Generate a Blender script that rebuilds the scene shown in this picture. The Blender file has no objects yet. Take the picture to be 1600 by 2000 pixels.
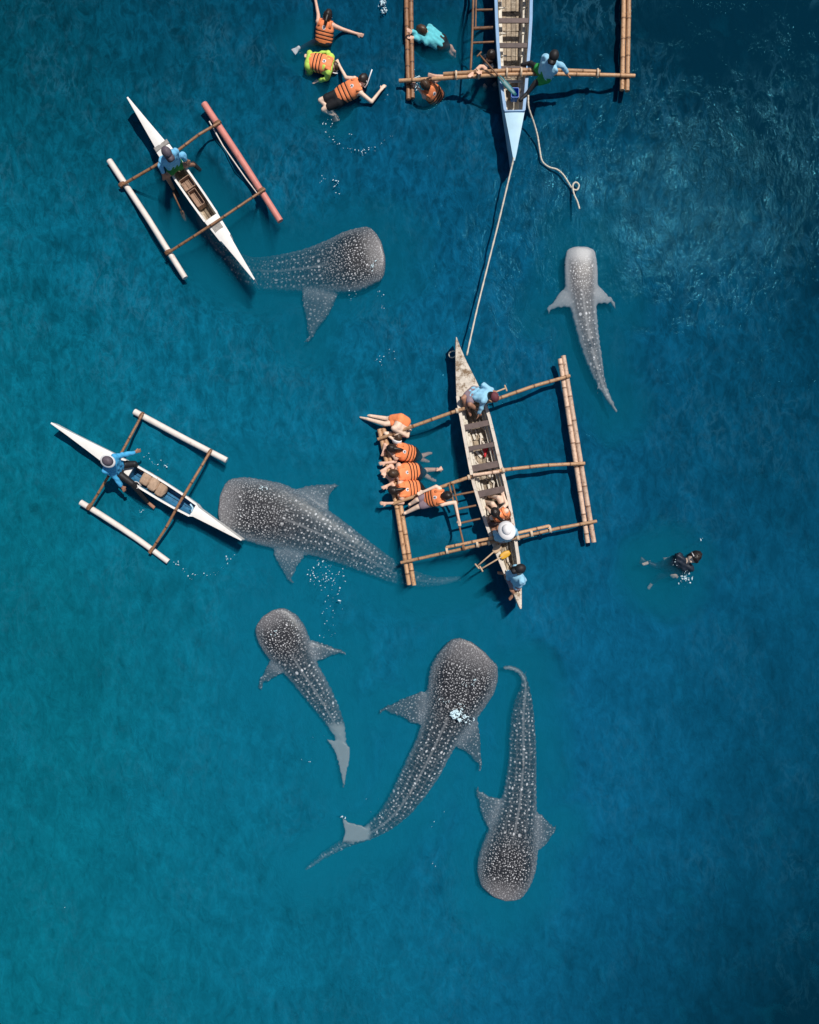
import bpy, bmesh, math, random
import numpy as np
from mathutils import Vector, Matrix

random.seed(7)
rng = np.random.default_rng(7)
sc = bpy.context.scene
col = sc.collection

# ------------------------------------------------------------------ camera, light
H = 16.0            # drone height above the water, metres
PPM = 90.0          # photograph pixels per metre at the water surface
cam_d = bpy.data.cameras.new('camera')
cam = bpy.data.objects.new('camera', cam_d)
col.objects.link(cam)
cam.location = (0, 0, H)
cam_d.sensor_fit = 'VERTICAL'
cam_d.sensor_height = 36
cam_d.lens = 36 * H / (2000 / PPM)
cam_d.clip_end = 2000
sc.camera = cam

SUN_EL, SUN_AZ = math.radians(62), math.radians(50)      # azimuth from +X towards +Y
sd = Vector((math.cos(SUN_EL) * math.cos(SUN_AZ), math.cos(SUN_EL) * math.sin(SUN_AZ), math.sin(SUN_EL)))
wd = bpy.data.worlds.new('World')
sc.world = wd
wd.use_nodes = True
nt = wd.node_tree
sky = nt.nodes.new('ShaderNodeTexSky')
sky.sky_type = 'NISHITA'
sky.sun_disc = False
sky.sun_elevation = SUN_EL
sky.sun_rotation = math.atan2(sd.x, sd.y)
nt.links.new(sky.outputs[0], nt.nodes['Background'].inputs[0])
nt.nodes['Background'].inputs[1].default_value = 0.065
sl = bpy.data.lights.new('sun', 'SUN')
sl.energy = 4.1
sl.angle = math.radians(0.9)
sl.color = (1.0, 0.95, 0.88)
so = bpy.data.objects.new('sun', sl)
so.rotation_euler = sd.to_track_quat('Z', 'Y').to_euler()
col.objects.link(so)
sc.view_settings.view_transform = 'Standard'
sc.view_settings.look = 'None'
sc.view_settings.exposure = 0.0
sc.view_settings.gamma = 1.0
sc.cycles.use_denoising = True
sc.cycles.volume_bounces = 0
sc.cycles.max_bounces = 4
sc.cycles.transparent_max_bounces = 8


def W(px, py, z=0.0):
    """Photograph pixel and height above the water to a world point."""
    k = (1 - z / H) / PPM
    return Vector(((px - 800) * k, (1000 - py) * k, z))


# ------------------------------------------------------------------ materials
def node(nt, kind, **kw):
    n = nt.nodes.new(kind)
    for k, v in kw.items():
        setattr(n, k, v)
    return n


def mat(name, c, rough=0.6, var=0.25, scale=9.0, bump=0.0, dirt=None, dirt_amt=0.0, dirt_scale=5.0, stretch=(1, 1, 1), spec=0.4, rnd=0.0):
    m = bpy.data.materials.new(name)
    m.use_nodes = True
    nt = m.node_tree
    L = nt.links.new
    b = nt.nodes['Principled BSDF']
    b.inputs['Roughness'].default_value = rough
    b.inputs['Specular IOR Level'].default_value = spec
    tc = node(nt, 'ShaderNodeTexCoord')
    mp = node(nt, 'ShaderNodeMapping')
    mp.inputs['Scale'].default_value = stretch
    L(tc.outputs['Object'], mp.inputs['Vector'])
    n = node(nt, 'ShaderNodeTexNoise')
    n.inputs['Scale'].default_value = scale
    n.inputs['Detail'].default_value = 6
    n.inputs['Roughness'].default_value = 0.65
    L(mp.outputs[0], n.inputs['Vector'])
    r = node(nt, 'ShaderNodeValToRGB')
    r.color_ramp.elements[0].position = 0.3
    r.color_ramp.elements[1].position = 0.7
    lo = tuple(max(0, x * (1 - var)) for x in c) + (1,)
    hi = tuple(min(1, x * (1 + var)) for x in c) + (1,)
    r.color_ramp.elements[0].color = lo
    r.color_ramp.elements[1].color = hi
    L(n.outputs[0], r.inputs[0])
    out = r.outputs[0]
    if dirt is not None:
        n2 = node(nt, 'ShaderNodeTexNoise')
        n2.inputs['Scale'].default_value = dirt_scale
        n2.inputs['Detail'].default_value = 8
        n2.inputs['Roughness'].default_value = 0.75
        L(mp.outputs[0], n2.inputs['Vector'])
        r2 = node(nt, 'ShaderNodeMapRange')
        r2.inputs[1].default_value = 0.62 - dirt_amt * 0.3
        r2.inputs[2].default_value = 0.75 - dirt_amt * 0.3
        L(n2.outputs[0], r2.inputs[0])
        mx = node(nt, 'ShaderNodeMix', data_type='RGBA')
        L(r2.outputs[0], mx.inputs[0])
        L(out, mx.inputs[6])
        mx.inputs[7].default_value = tuple(dirt) + (1,)
        out = mx.outputs[2]
    if rnd:
        oi = node(nt, 'ShaderNodeObjectInfo')
        mr = node(nt, 'ShaderNodeMapRange')
        mr.inputs[3].default_value = 1 - rnd
        mr.inputs[4].default_value = 1 + rnd
        L(oi.outputs['Random'], mr.inputs[0])
        vm = node(nt, 'ShaderNodeVectorMath', operation='SCALE')
        L(out, vm.inputs[0])
        L(mr.outputs[0], vm.inputs['Scale'])
        out = vm.outputs[0]
    L(out, b.inputs['Base Color'])
    if bump:
        bp = node(nt, 'ShaderNodeBump')
        bp.inputs['Strength'].default_value = bump
        bp.inputs['Distance'].default_value = 0.02
        L(n.outputs[0], bp.inputs['Height'])
        L(bp.outputs[0], b.inputs['Normal'])
    return m


def bamboo_mat(name, c, dark):
    """Culm colour, with darker joints from the mesh's joint attribute, streaks along the culm, one shade per culm."""
    m = mat(name, c, rough=0.5, var=0.22, scale=7, stretch=(3, 3, 3), dirt=dark, dirt_amt=0.25, dirt_scale=4, rnd=0.18, bump=0.15)
    nt = m.node_tree
    L = nt.links.new
    b = nt.nodes['Principled BSDF']
    src = b.inputs['Base Color'].links[0].from_socket
    at = node(nt, 'ShaderNodeAttribute', attribute_name='joint')
    mx = node(nt, 'ShaderNodeMix', data_type='RGBA')
    L(at.outputs['Fac'], mx.inputs[0])
    L(src, mx.inputs[6])
    mx.inputs[7].default_value = (dark[0] * .7, dark[1] * .7, dark[2] * .7, 1)
    L(mx.outputs[2], b.inputs['Base Color'])
    return m


M = {}
M['white'] = mat('white paint', (.80, .78, .74), .45, .06, 4, dirt=(.50, .43, .35), dirt_amt=.02, dirt_scale=9, bump=.1)
M['offwhite'] = mat('weathered white paint', (.62, .55, .47), .6, .15, 6, dirt=(.22, .15, .09), dirt_amt=.22, dirt_scale=11, bump=.2)
M['inner'] = mat('cream inner planks', (.64, .59, .50), .6, .18, 8, dirt=(.24, .17, .10), dirt_amt=.30, dirt_scale=9)
M['bilge'] = mat('stained bilge boards', (.25, .19, .125), .55, .35, 10, dirt=(.58, .50, .38), dirt_amt=.30, dirt_scale=14, bump=.3, rnd=.25)
M['deckwood'] = mat('weathered deck', (.62, .55, .46), .7, .25, 8, dirt=(.20, .125, .065), dirt_amt=.52, dirt_scale=7, bump=.3)
M['thwart'] = mat('thwart wood', (.10, .068, .062), .6, .3, 10, dirt=(.05, .035, .03), dirt_amt=.2, rnd=.2, bump=.2)
M['brownbeam'] = mat('brown pole', (.20, .10, .05), .55, .3, 9, dirt=(.07, .035, .02), dirt_amt=.3, bump=.2, rnd=.15)
M['paleblue'] = mat('pale blue paint', (.36, .57, .70), .4, .08, 4, dirt=(.25, .26, .28), dirt_amt=-.1, dirt_scale=8)
M['blueline'] = mat('blue gunwale paint', (.18, .34, .55), .45, .15, 6)
M['blueint'] = mat('blue inner paint', (.03, .16, .30), .5, .3, 9, dirt=(.02, .06, .10), dirt_amt=.3)
M['pink'] = mat('salmon pipe', (.60, .22, .18), .5, .12, 6, dirt=(.38, .13, .10), dirt_amt=.15)
M['pipe'] = mat('white pipe', (.74, .67, .61), .5, .10, 5, dirt=(.44, .33, .26), dirt_amt=.16, dirt_scale=6, bump=.15)
M['bamboo'] = bamboo_mat('bamboo', (.48, .28, .15), (.16, .07, .03))
M['bamboopale'] = bamboo_mat('sun bleached bamboo', (.62, .43, .31), (.24, .12, .07))
M['bamboodark'] = bamboo_mat('wet bamboo', (.30, .15, .075), (.09, .04, .02))
M['tie'] = mat('pale lashing', (.66, .52, .38), .7, .2, 20)
M['lash'] = mat('brown lashing', (.22, .11, .06), .7, .25, 20)
M['rope'] = mat('rope', (.62, .56, .46), .8, .2, 30)
M['skin1'] = mat('fair skin', (.72, .44, .32), .5, .12, 10)
M['skin2'] = mat('tan skin', (.38, .19, .12), .5, .12, 10)
M['skin3'] = mat('light skin', (.80, .58, .44), .5, .10, 10)
M['hairdark'] = mat('dark hair', (.018, .012, .010), .45, .5, 40, stretch=(1, 1, .2))
M['hairbrown'] = mat('brown hair', (.06, .033, .018), .45, .5, 40)
M['orange'] = mat('orange vest', (.90, .26, .095), .7, .16, 9, bump=.4, rnd=.12, dirt=(.55, .13, .05), dirt_amt=.1)
M['black'] = mat('black cloth', (.012, .012, .014), .6, .3, 12)
M['strap'] = mat('black strap', (.010, .009, .009), .6, .3, 12)
M['blueshirt'] = mat('sky blue shirt', (.17, .49, .75), .8, .12, 12, bump=.4)
M['blueshirt2'] = mat('light blue shirt', (.28, .56, .74), .8, .12, 12, bump=.4)
M['deepblue'] = mat('bright blue shirt', (.06, .38, .68), .8, .15, 12, bump=.4)
M['tealshirt'] = mat('turquoise shirt', (.12, .55, .62), .8, .15, 9, bump=.4)
M['green'] = mat('green cloth', (.02, .21, .04), .75, .3, 10)
M['brightgreen'] = mat('bright green cloth', (.025, .30, .06), .75, .2, 10)
M['lime'] = mat('lime sleeves', (.50, .75, .12), .75, .15, 10)
M['mauve'] = mat('mauve grey shorts', (.26, .19, .22), .8, .2, 10)
M['maroon'] = mat('maroon cap', (.14, .035, .045), .7, .2, 12)
M['whitecloth'] = mat('white cloth', (.82, .80, .80), .8, .05, 10)
M['greyhat'] = mat('grey cap', (.10, .08, .10), .6, .3, 14)
M['navy'] = mat('dark wetsuit', (.012, .02, .035), .5, .3, 10)
M['red'] = mat('red rubber', (.55, .02, .03), .45, .15, 10)
M['yellow'] = mat('yellow paddle', (.65, .34, .02), .4, .12, 8)
M['tealpaint'] = mat('teal paddle', (.02, .14, .16), .45, .25, 8)
M['shaft'] = mat('pale wood shaft', (.55, .38, .24), .55, .2, 10, stretch=(1, 1, 1))
M['bluebucket'] = mat('blue plastic', (.01, .14, .55), .35, .1, 8)
M['crate'] = mat('brown crate', (.30, .19, .13), .7, .25, 12, dirt=(.12, .07, .05), dirt_amt=.25, bump=.3, rnd=.15)
M['sack'] = mat('tan sack', (.42, .29, .20), .85, .2, 12, bump=.5, rnd=.12)
M['foam'] = mat('foam', (.62, .80, .86), .6, .05, 10)
M['glassdark'] = mat('mask lens', (.01, .008, .008), .08, .2, 10)
M['rubber'] = mat('black rubber', (.015, .015, .016), .4, .2, 10)
M['greyblock'] = mat('grey weathered block', (.30, .28, .26), .8, .25, 18, bump=.3)
M['eye'] = mat('eye', (.02, .012, .01), .2, .1, 10)


# ------------------------------------------------------------------ mesh helpers
def link(name, me, m, parent=None):
    o = bpy.data.objects.new(name, me)
    col.objects.link(o)
    if m is not None and not me.materials:
        me.materials.append(m)
    if parent is not None:
        o.parent = parent
        # world-space meshes: cancel the parent's own location
        o.matrix_parent_inverse = Matrix.Translation(-parent_loc(parent))
    return o


def parent_loc(p):
    v = Vector((0, 0, 0))
    q = p
    if q.type == 'EMPTY':
        v = q.location.copy()
    elif q.parent is not None:
        v = Vector((0, 0, 0))
    return v


def tag(o, label, cat, group=None, kind=None):
    o['label'] = label
    o['category'] = cat
    if group:
        o['group'] = group
    if kind:
        o['kind'] = kind
    return o


def empty(name, loc):
    o = bpy.data.objects.new(name, None)
    o.empty_display_size = .1
    o.location = loc
    col.objects.link(o)
    return o


def mesh(name, V, F, smooth=True):
    me = bpy.data.meshes.new(name)
    me.from_pydata([tuple(v) for v in V], [], F)
    if smooth:
        me.polygons.foreach_set('use_smooth', [True] * len(me.polygons))
    me.update()
    return me


class MB:
    """Collects closed shapes in world space."""
    def __init__(s):
        s.V, s.F = [], []

    def add(s, V, F):
        o = len(s.V)
        s.V += [Vector(v) for v in V]
        s.F += [tuple(i + o for i in f) for f in F]
        return s

    def rings(s, R, cap=True, closed=True):
        n = len(R[0])
        V = [v for r in R for v in r]
        F = []
        for i in range(len(R) - 1):
            for j in range(n if closed else n - 1):
                k = (j + 1) % n
                F.append((i * n + j, i * n + k, (i + 1) * n + k, (i + 1) * n + j))
        if cap:
            F.append(tuple(reversed(range(n))))
            F.append(tuple((len(R) - 1) * n + j for j in range(n)))
        return s.add(V, F)

    def tube(s, P, r, n=10, cap=True):
        """Tube along points P, r a number or a list."""
        P = [Vector(p) for p in P]
        if not isinstance(r, (list, tuple)):
            r = [r] * len(P)
        R = []
        ref = Vector((0, 0, 1))
        for i, p in enumerate(P):
            t = (P[min(i + 1, len(P) - 1)] - P[max(i - 1, 0)]).normalized()
            a = ref if abs(t.dot(ref)) < .95 else Vector((1, 0, 0))
            x = t.cross(a).normalized()
            y = x.cross(t).normalized()
            R.append([p + r[i] * (math.cos(q) * x + math.sin(q) * y) for q in (2 * math.pi * k / n for k in range(n))])
        return s.rings(R, cap)

    def capsule(s, a, b, ra, rb, n=12, m=4):
        a, b = Vector(a), Vector(b)
        d = (b - a)
        if d.length < 1e-5:
            d = Vector((0, 0, 1e-4))
            b = a + d
        t = d.normalized()
        P, R = [], []
        for i in range(m + 1):
            q = math.pi / 2 * i / m
            P.append(a - t * ra * math.cos(q)); R.append(max(ra * math.sin(q), ra * .04))
        for i in range(m + 1):
            q = math.pi / 2 * i / m
            P.append(b + t * rb * math.sin(q)); R.append(max(rb * math.cos(q), rb * .04))
        x = t.cross(Vector((0, 0, 1)) if abs(t.z) < .95 else Vector((1, 0, 0))).normalized()
        y = x.cross(t).normalized()
        RR = [[p + r * (math.cos(q) * x + math.sin(q) * y) for q in (2 * math.pi * k / n for k in range(n))] for p, r in zip(P, R)]
        return s.rings(RR)

    def ellipsoid(s, c, ax, n=16, m=10):
        """ax: three axis vectors."""
        c = Vector(c)
        R = []
        for i in range(m + 1):
            q = math.pi * (i + .02) / (m + .04)
            R.append([c + ax[2] * math.cos(q) + math.sin(q) * (ax[0] * math.cos(p) + ax[1] * math.sin(p)) for p in (2 * math.pi * k / n for k in range(n))])
        R.reverse()
        return s.rings(R)

    def box(s, c, x, y, z):
        """Centre and three half-axis vectors."""
        c = Vector(c)
        V = [c + a * x + b * y + d * z for d in (-1, 1) for b in (-1, 1) for a in (-1, 1)]
        F = [(0, 2, 3, 1), (4, 5, 7, 6), (0, 1, 5, 4), (2, 6, 7, 3), (0, 4, 6, 2), (1, 3, 7, 5)]
        return s.add(V, F)

    def plank(s, a, b, w, h, up=Vector((0, 0, 1)), bev=.004):
        """Board from a to b, width w, thickness h, chamfered."""
        a, b = Vector(a), Vector(b)
        t = (b - a).normalized()
        sd_ = t.cross(up).normalized()
        u = sd_.cross(t).normalized()
        pr = [(-w / 2 + bev, -h / 2), (w / 2 - bev, -h / 2), (w / 2, -h / 2 + bev), (w / 2, h / 2 - bev), (w / 2 - bev, h / 2), (-w / 2 + bev, h / 2), (-w / 2, h / 2 - bev), (-w / 2, -h / 2 + bev)]
        return s.rings([[p + sd_ * x + u * y for x, y in pr] for p in (a, b)])

    def build(s, name, m, parent=None, smooth=True, auto=None):
        me = mesh(name, s.V, s.F, smooth)
        bm = bmesh.new()
        bm.from_mesh(me)
        bmesh.ops.recalc_face_normals(bm, faces=bm.faces)
        bm.to_mesh(me)
        bm.free()
        if smooth and auto:
            me.set_sharp_from_angle(angle=math.radians(auto))
        return link(name, me, m, parent)

    def remesh(s, name, m, parent=None, voxel=.02, smooth_it=4):
        me = mesh(name, s.V, s.F)
        o = bpy.data.objects.new('tmp', me)
        col.objects.link(o)
        r = o.modifiers.new('r', 'REMESH')
        r.mode = 'VOXEL'
        r.voxel_size = voxel
        r.use_smooth_shade = True
        if smooth_it:
            q = o.modifiers.new('s', 'SMOOTH')
            q.factor = .5
            q.iterations = smooth_it
        dg = bpy.context.evaluated_depsgraph_get()
        me2 = bpy.data.meshes.new_from_object(o.evaluated_get(dg))
        bpy.data.objects.remove(o)
        bpy.data.meshes.remove(me)
        me2.name = name
        me2.materials.clear()
        return link(name, me2, m, parent)


def smoothstep(a, b, x):
    t = np.clip((x - a) / (b - a), 0, 1)
    return t * t * (3 - 2 * t)


# ------------------------------------------------------------------ whale shark outlines (needed for the sea floor of the turbid layer)
# centre line: (px, py, half width px, depth of the back below the surface in m)
SHARKS = [
    dict(label='spotted whale shark with its head turned right beside the white bow of the pink-float boat', pale=0.0,
         line=[(749, 487, 30, .04), (736, 490, 50, .03), (712, 496, 58, .02), (680, 507, 60, .05), (645, 516, 53, .14), (610, 523, 46, .24), (570, 528, 40, .36), (530, 531, 36, .50),
               (490, 528, 31, .66), (455, 512, 26, .85), (425, 485, 20, 1.0), (402, 452, 12, 1.15), (385, 420, 5, 1.25)],
         fins=[((658, 574), (588, 582), (597, 669), .30)], tail=.5),
    dict(label='pale grey whale shark with flat snout swimming up near the trailing rope', pale=1.0,
         line=[(1136, 481, 23, .06), (1136, 487, 27, .05), (1136, 505, 31.5, .04), (1137, 535, 33, .04), (1138, 562, 32, .06), (1140, 585, 28, .09), (1143, 610, 25, .12), (1149, 645, 22, .15), (1156, 680, 19, .17),
               (1164, 712, 15, .19), (1172, 740, 10.5, .21), (1179, 758, 7.5, .22), (1190, 780, 5.5, .22), (1205, 806, 2, .24)],
         fins=[((1107, 562), (1122, 600), (1070, 609), .2), ((1167, 558), (1165, 593), (1202, 600), .2), ((1166, 738), (1172, 750), (1167, 769), .16), ((1177, 742), (1182, 754), (1179, 768), .16)], tail=.24),
    dict(label='largest whale shark, blunt head under the white bow of the canoe with blue interior', pale=0.1,
         line=[(427, 985, 34, .04), (436, 986, 48, .03), (455, 989, 58, .02), (490, 996, 63, .02), (530, 1006, 65, .03), (570, 1019, 60, .06), (610, 1036, 52, .10), (650, 1055, 43, .15), (690, 1076, 35, .20),
               (730, 1098, 28, .28), (770, 1118, 22, .40), (810, 1131, 16, .56), (850, 1136, 10, .70), (900, 1130, 5, .85)],
         fins=[((576, 960), (640, 1003), (659, 947), .2), ((535, 1070), (600, 1078), (572, 1138), .25)], tail=.5),
    dict(label='small whale shark with round snout and pale tail, furthest down on the left side', pale=0.05,
         line=[(522, 1198, 20, .04), (527, 1206, 33, .03), (535, 1220, 43, .03), (549, 1244, 48, .02), (563, 1268, 45, .04), (577, 1290, 38, .08), (592, 1314, 32, .12), (610, 1340, 29, .15), (627, 1366, 25.5, .18), (643, 1392, 21, .22),
               (657, 1418, 16, .25), (665, 1440, 11, .28), (669, 1458, 8, .3), (672, 1490, 6, .32), (671, 1538, 2, .36)],
         fins=[((600, 1250), (622, 1292), (676, 1277), .2), ((531, 1288), (556, 1312), (508, 1346), .2)], tail=.2,
         fluke=[(638, 1444), (655, 1447), (676, 1452), (684, 1462), (683, 1485), (677, 1508), (672, 1540), (666, 1510), (659, 1482), (652, 1462)]),
    dict(label='spotted whale shark with white foam on its back, tail sweeping to the lower left', pale=0.0,
         line=[(934, 1264, 32, .03), (929, 1271, 46, .02), (920, 1290, 59, .01), (907, 1325, 68, .0), (893, 1362, 62, .02), (878, 1396, 51, .05), (862, 1430, 42, .08), (845, 1466, 38, .10), (826, 1504, 37, .12), (804, 1542, 33, .15),
               (778, 1580, 27, .19), (748, 1609, 20, .24), (715, 1630, 14, .3), (680, 1645, 10, .36), (640, 1667, 7, .44), (597, 1698, 3, .52)],
         fins=[((836, 1352), (815, 1417), (741, 1391), .2), ((927, 1398), (886, 1452), (938, 1505), .2)], tail=.25,
         fluke=[(668, 1596), (680, 1606), (706, 1612), (722, 1622), (716, 1640), (688, 1650), (668, 1646), (674, 1624)]),
    dict(label='whale shark with bold white spots swimming down, head lowest in the picture', pale=0.0,
         line=[(976, 1757, 24, .05), (979, 1749, 38, .04), (984, 1733, 50, .03), (990, 1705, 58, .02), (997, 1672, 57, .03), (1003, 1640, 51, .06), (1009, 1606, 43, .09), (1015, 1570, 36, .12), (1019, 1530, 31, .14), (1022, 1486, 28, .16),
               (1022, 1440, 26.5, .18), (1022, 1400, 23, .2), (1024, 1368, 17, .23), (1026, 1346, 10, .26), (1024, 1328, 6, .28), (1014, 1312, 5, .3), (1000, 1305, 4.5, .3), (982, 1304, 3, .3)],
         fins=[((953, 1612), (984, 1562), (932, 1537), .22), ((1054, 1656), (1056, 1588), (1087, 1612), .22), ((1024, 1342), (1029, 1332), (1028, 1307), .3)], tail=.3),
]


def shark_curve(S, n=90):
    """Dense centre line in metres: xy, half width, depth, arc length."""
    L = np.array(S['line'], float)
    k = [W(p[0], p[1], -p[3]) for p in S['line']]
    xy = np.array([(v.x, v.y) for v in k])
    t = np.concatenate([[0], np.cumsum(np.hypot(*np.diff(xy, axis=0).T))])
    tt = np.linspace(0, t[-1], n)

    def interp(y):            # smooth (cubic Hermite, Catmull-Rom tangents)
        m = np.gradient(y, t)
        i = np.clip(np.searchsorted(t, tt, 'right') - 1, 0, len(t) - 2)
        h = t[i + 1] - t[i]
        s = (tt - t[i]) / h
        return (2 * s**3 - 3 * s**2 + 1) * y[i] + (s**3 - 2 * s**2 + s) * h * m[i] + (-2 * s**3 + 3 * s**2) * y[i + 1] + (s**3 - s**2) * h * m[i + 1]
    X, Y = interp(xy[:, 0]), interp(xy[:, 1])
    wd_ = np.maximum(interp(L[:, 2]) / PPM, .02)
    wd_[0] *= .55
    wd_[1] = max(wd_[1] * .92, wd_[0])
    dp = np.interp(tt, t, np.where(L[:, 3] < .25, L[:, 3] * .8, L[:, 3] - .05))
    return np.stack([X, Y], 1), wd_, dp, tt


for S in SHARKS:
    S['curve'] = shark_curve(S)

# ------------------------------------------------------------------ the sea
# The opaque body of the sea lies a hand below the surface and dips away under what swims in it;
# a turbid water volume fills the space up to the surface.
DIPS = []       # extra dips for swimmers' legs: (px, py, radius m, depth m)
DIPS += [(600, 88, .5, .5), (585, 98, .35, .5), (640, 215, .5, .5), (650, 245, .35, .4), (872, 88, .5, .45), (845, 80, .4, .35), (960, 160, .5, .5), (825, 905, .6, .5), (850, 930, .5, .45), (1295, 1115, .75, .95), (1275, 1105, .6, .85),
         (1320, 1106, .5, .6), (835, 180, .3, .5), (600, 125, .3, .4), (282, 975, .3, .3)]


def sea_depth(x, y):
    d = np.zeros_like(x)
    for S in SHARKS:
        P, w, dp, t = S['curve']
        best = np.full(x.shape, 1e9)
        dep = np.zeros_like(x)
        for i in range(0, len(P), 2):
            r = np.hypot(x - P[i, 0], y - P[i, 1]) - w[i]
            better = r < best
            best = np.where(better, r, best)
            dep = np.where(better, dp[i] + .30 + w[i] * .1, dep)
        d = np.maximum(d, dep * (1 - smoothstep(.0, 1.1, best)))
        for a, b, c, z in S['fins']:
            q = [W(*p, -z) for p in (a, b, c)]
            for f in (0, .5, 1):
                p = (q[0] + q[1]) * .5 * (1 - f) + q[2] * f
                r = np.hypot(x - p.x, y - p.y)
                d = np.maximum(d, (z + .22) * (1 - smoothstep(.15, 1.0, r)))
    for px, py, r0, z in DIPS:
        p = W(px, py, -.2)
        r = np.hypot(x - p.x, y - p.y)
        d = np.maximum(d, (z * .85 + .05) * (1 - smoothstep(r0 * .2, r0 * 1.9, r)))
    return d


nx, ny = 420, 480
gx = np.linspace(-13, 13, nx)
gy = np.linspace(-15, 15, ny)
X, Y = np.meshgrid(gx, gy)
Wv = np.zeros_like(X)
for _ in range(60):                       # small choppy waves
    lam = .22 * (1.6 / .22) ** rng.uniform(0, 1)
    th = rng.normal(1.0, .9)
    Wv += .0068 * lam ** .7 * np.sin(2 * np.pi * (X * math.cos(th) + Y * math.sin(th)) / lam + rng.uniform(0, 6.28))
Zs = Wv * (1 - smoothstep(10, 12.5, np.maximum(np.abs(X), np.abs(Y) - 2))) - sea_depth(X, Y)
V = np.stack([X.ravel(), Y.ravel(), Zs.ravel()], 1).tolist()
F = [(j * nx + i, j * nx + i + 1, (j + 1) * nx + i + 1, (j + 1) * nx + i) for j in range(ny - 1) for i in range(nx - 1)]
o0 = len(V)
B = 600
V += [(-B, -B, 0), (B, -B, 0), (B, B, 0), (-B, B, 0)]
c00, c10, c11, c01 = 0, nx - 1, ny * nx - 1, (ny - 1) * nx
F += [tuple([o0, o0 + 1] + list(range(c10, c00 - 1, -1))), tuple([o0 + 1, o0 + 2] + [j * nx + nx - 1 for j in range(ny - 1, -1, -1)]),
      tuple([o0 + 2, o0 + 3] + list(range(c01, c11 + 1))), tuple([o0 + 3, o0] + [j * nx for j in range(ny)])]
sea_me = mesh('sea', V, F)


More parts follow.
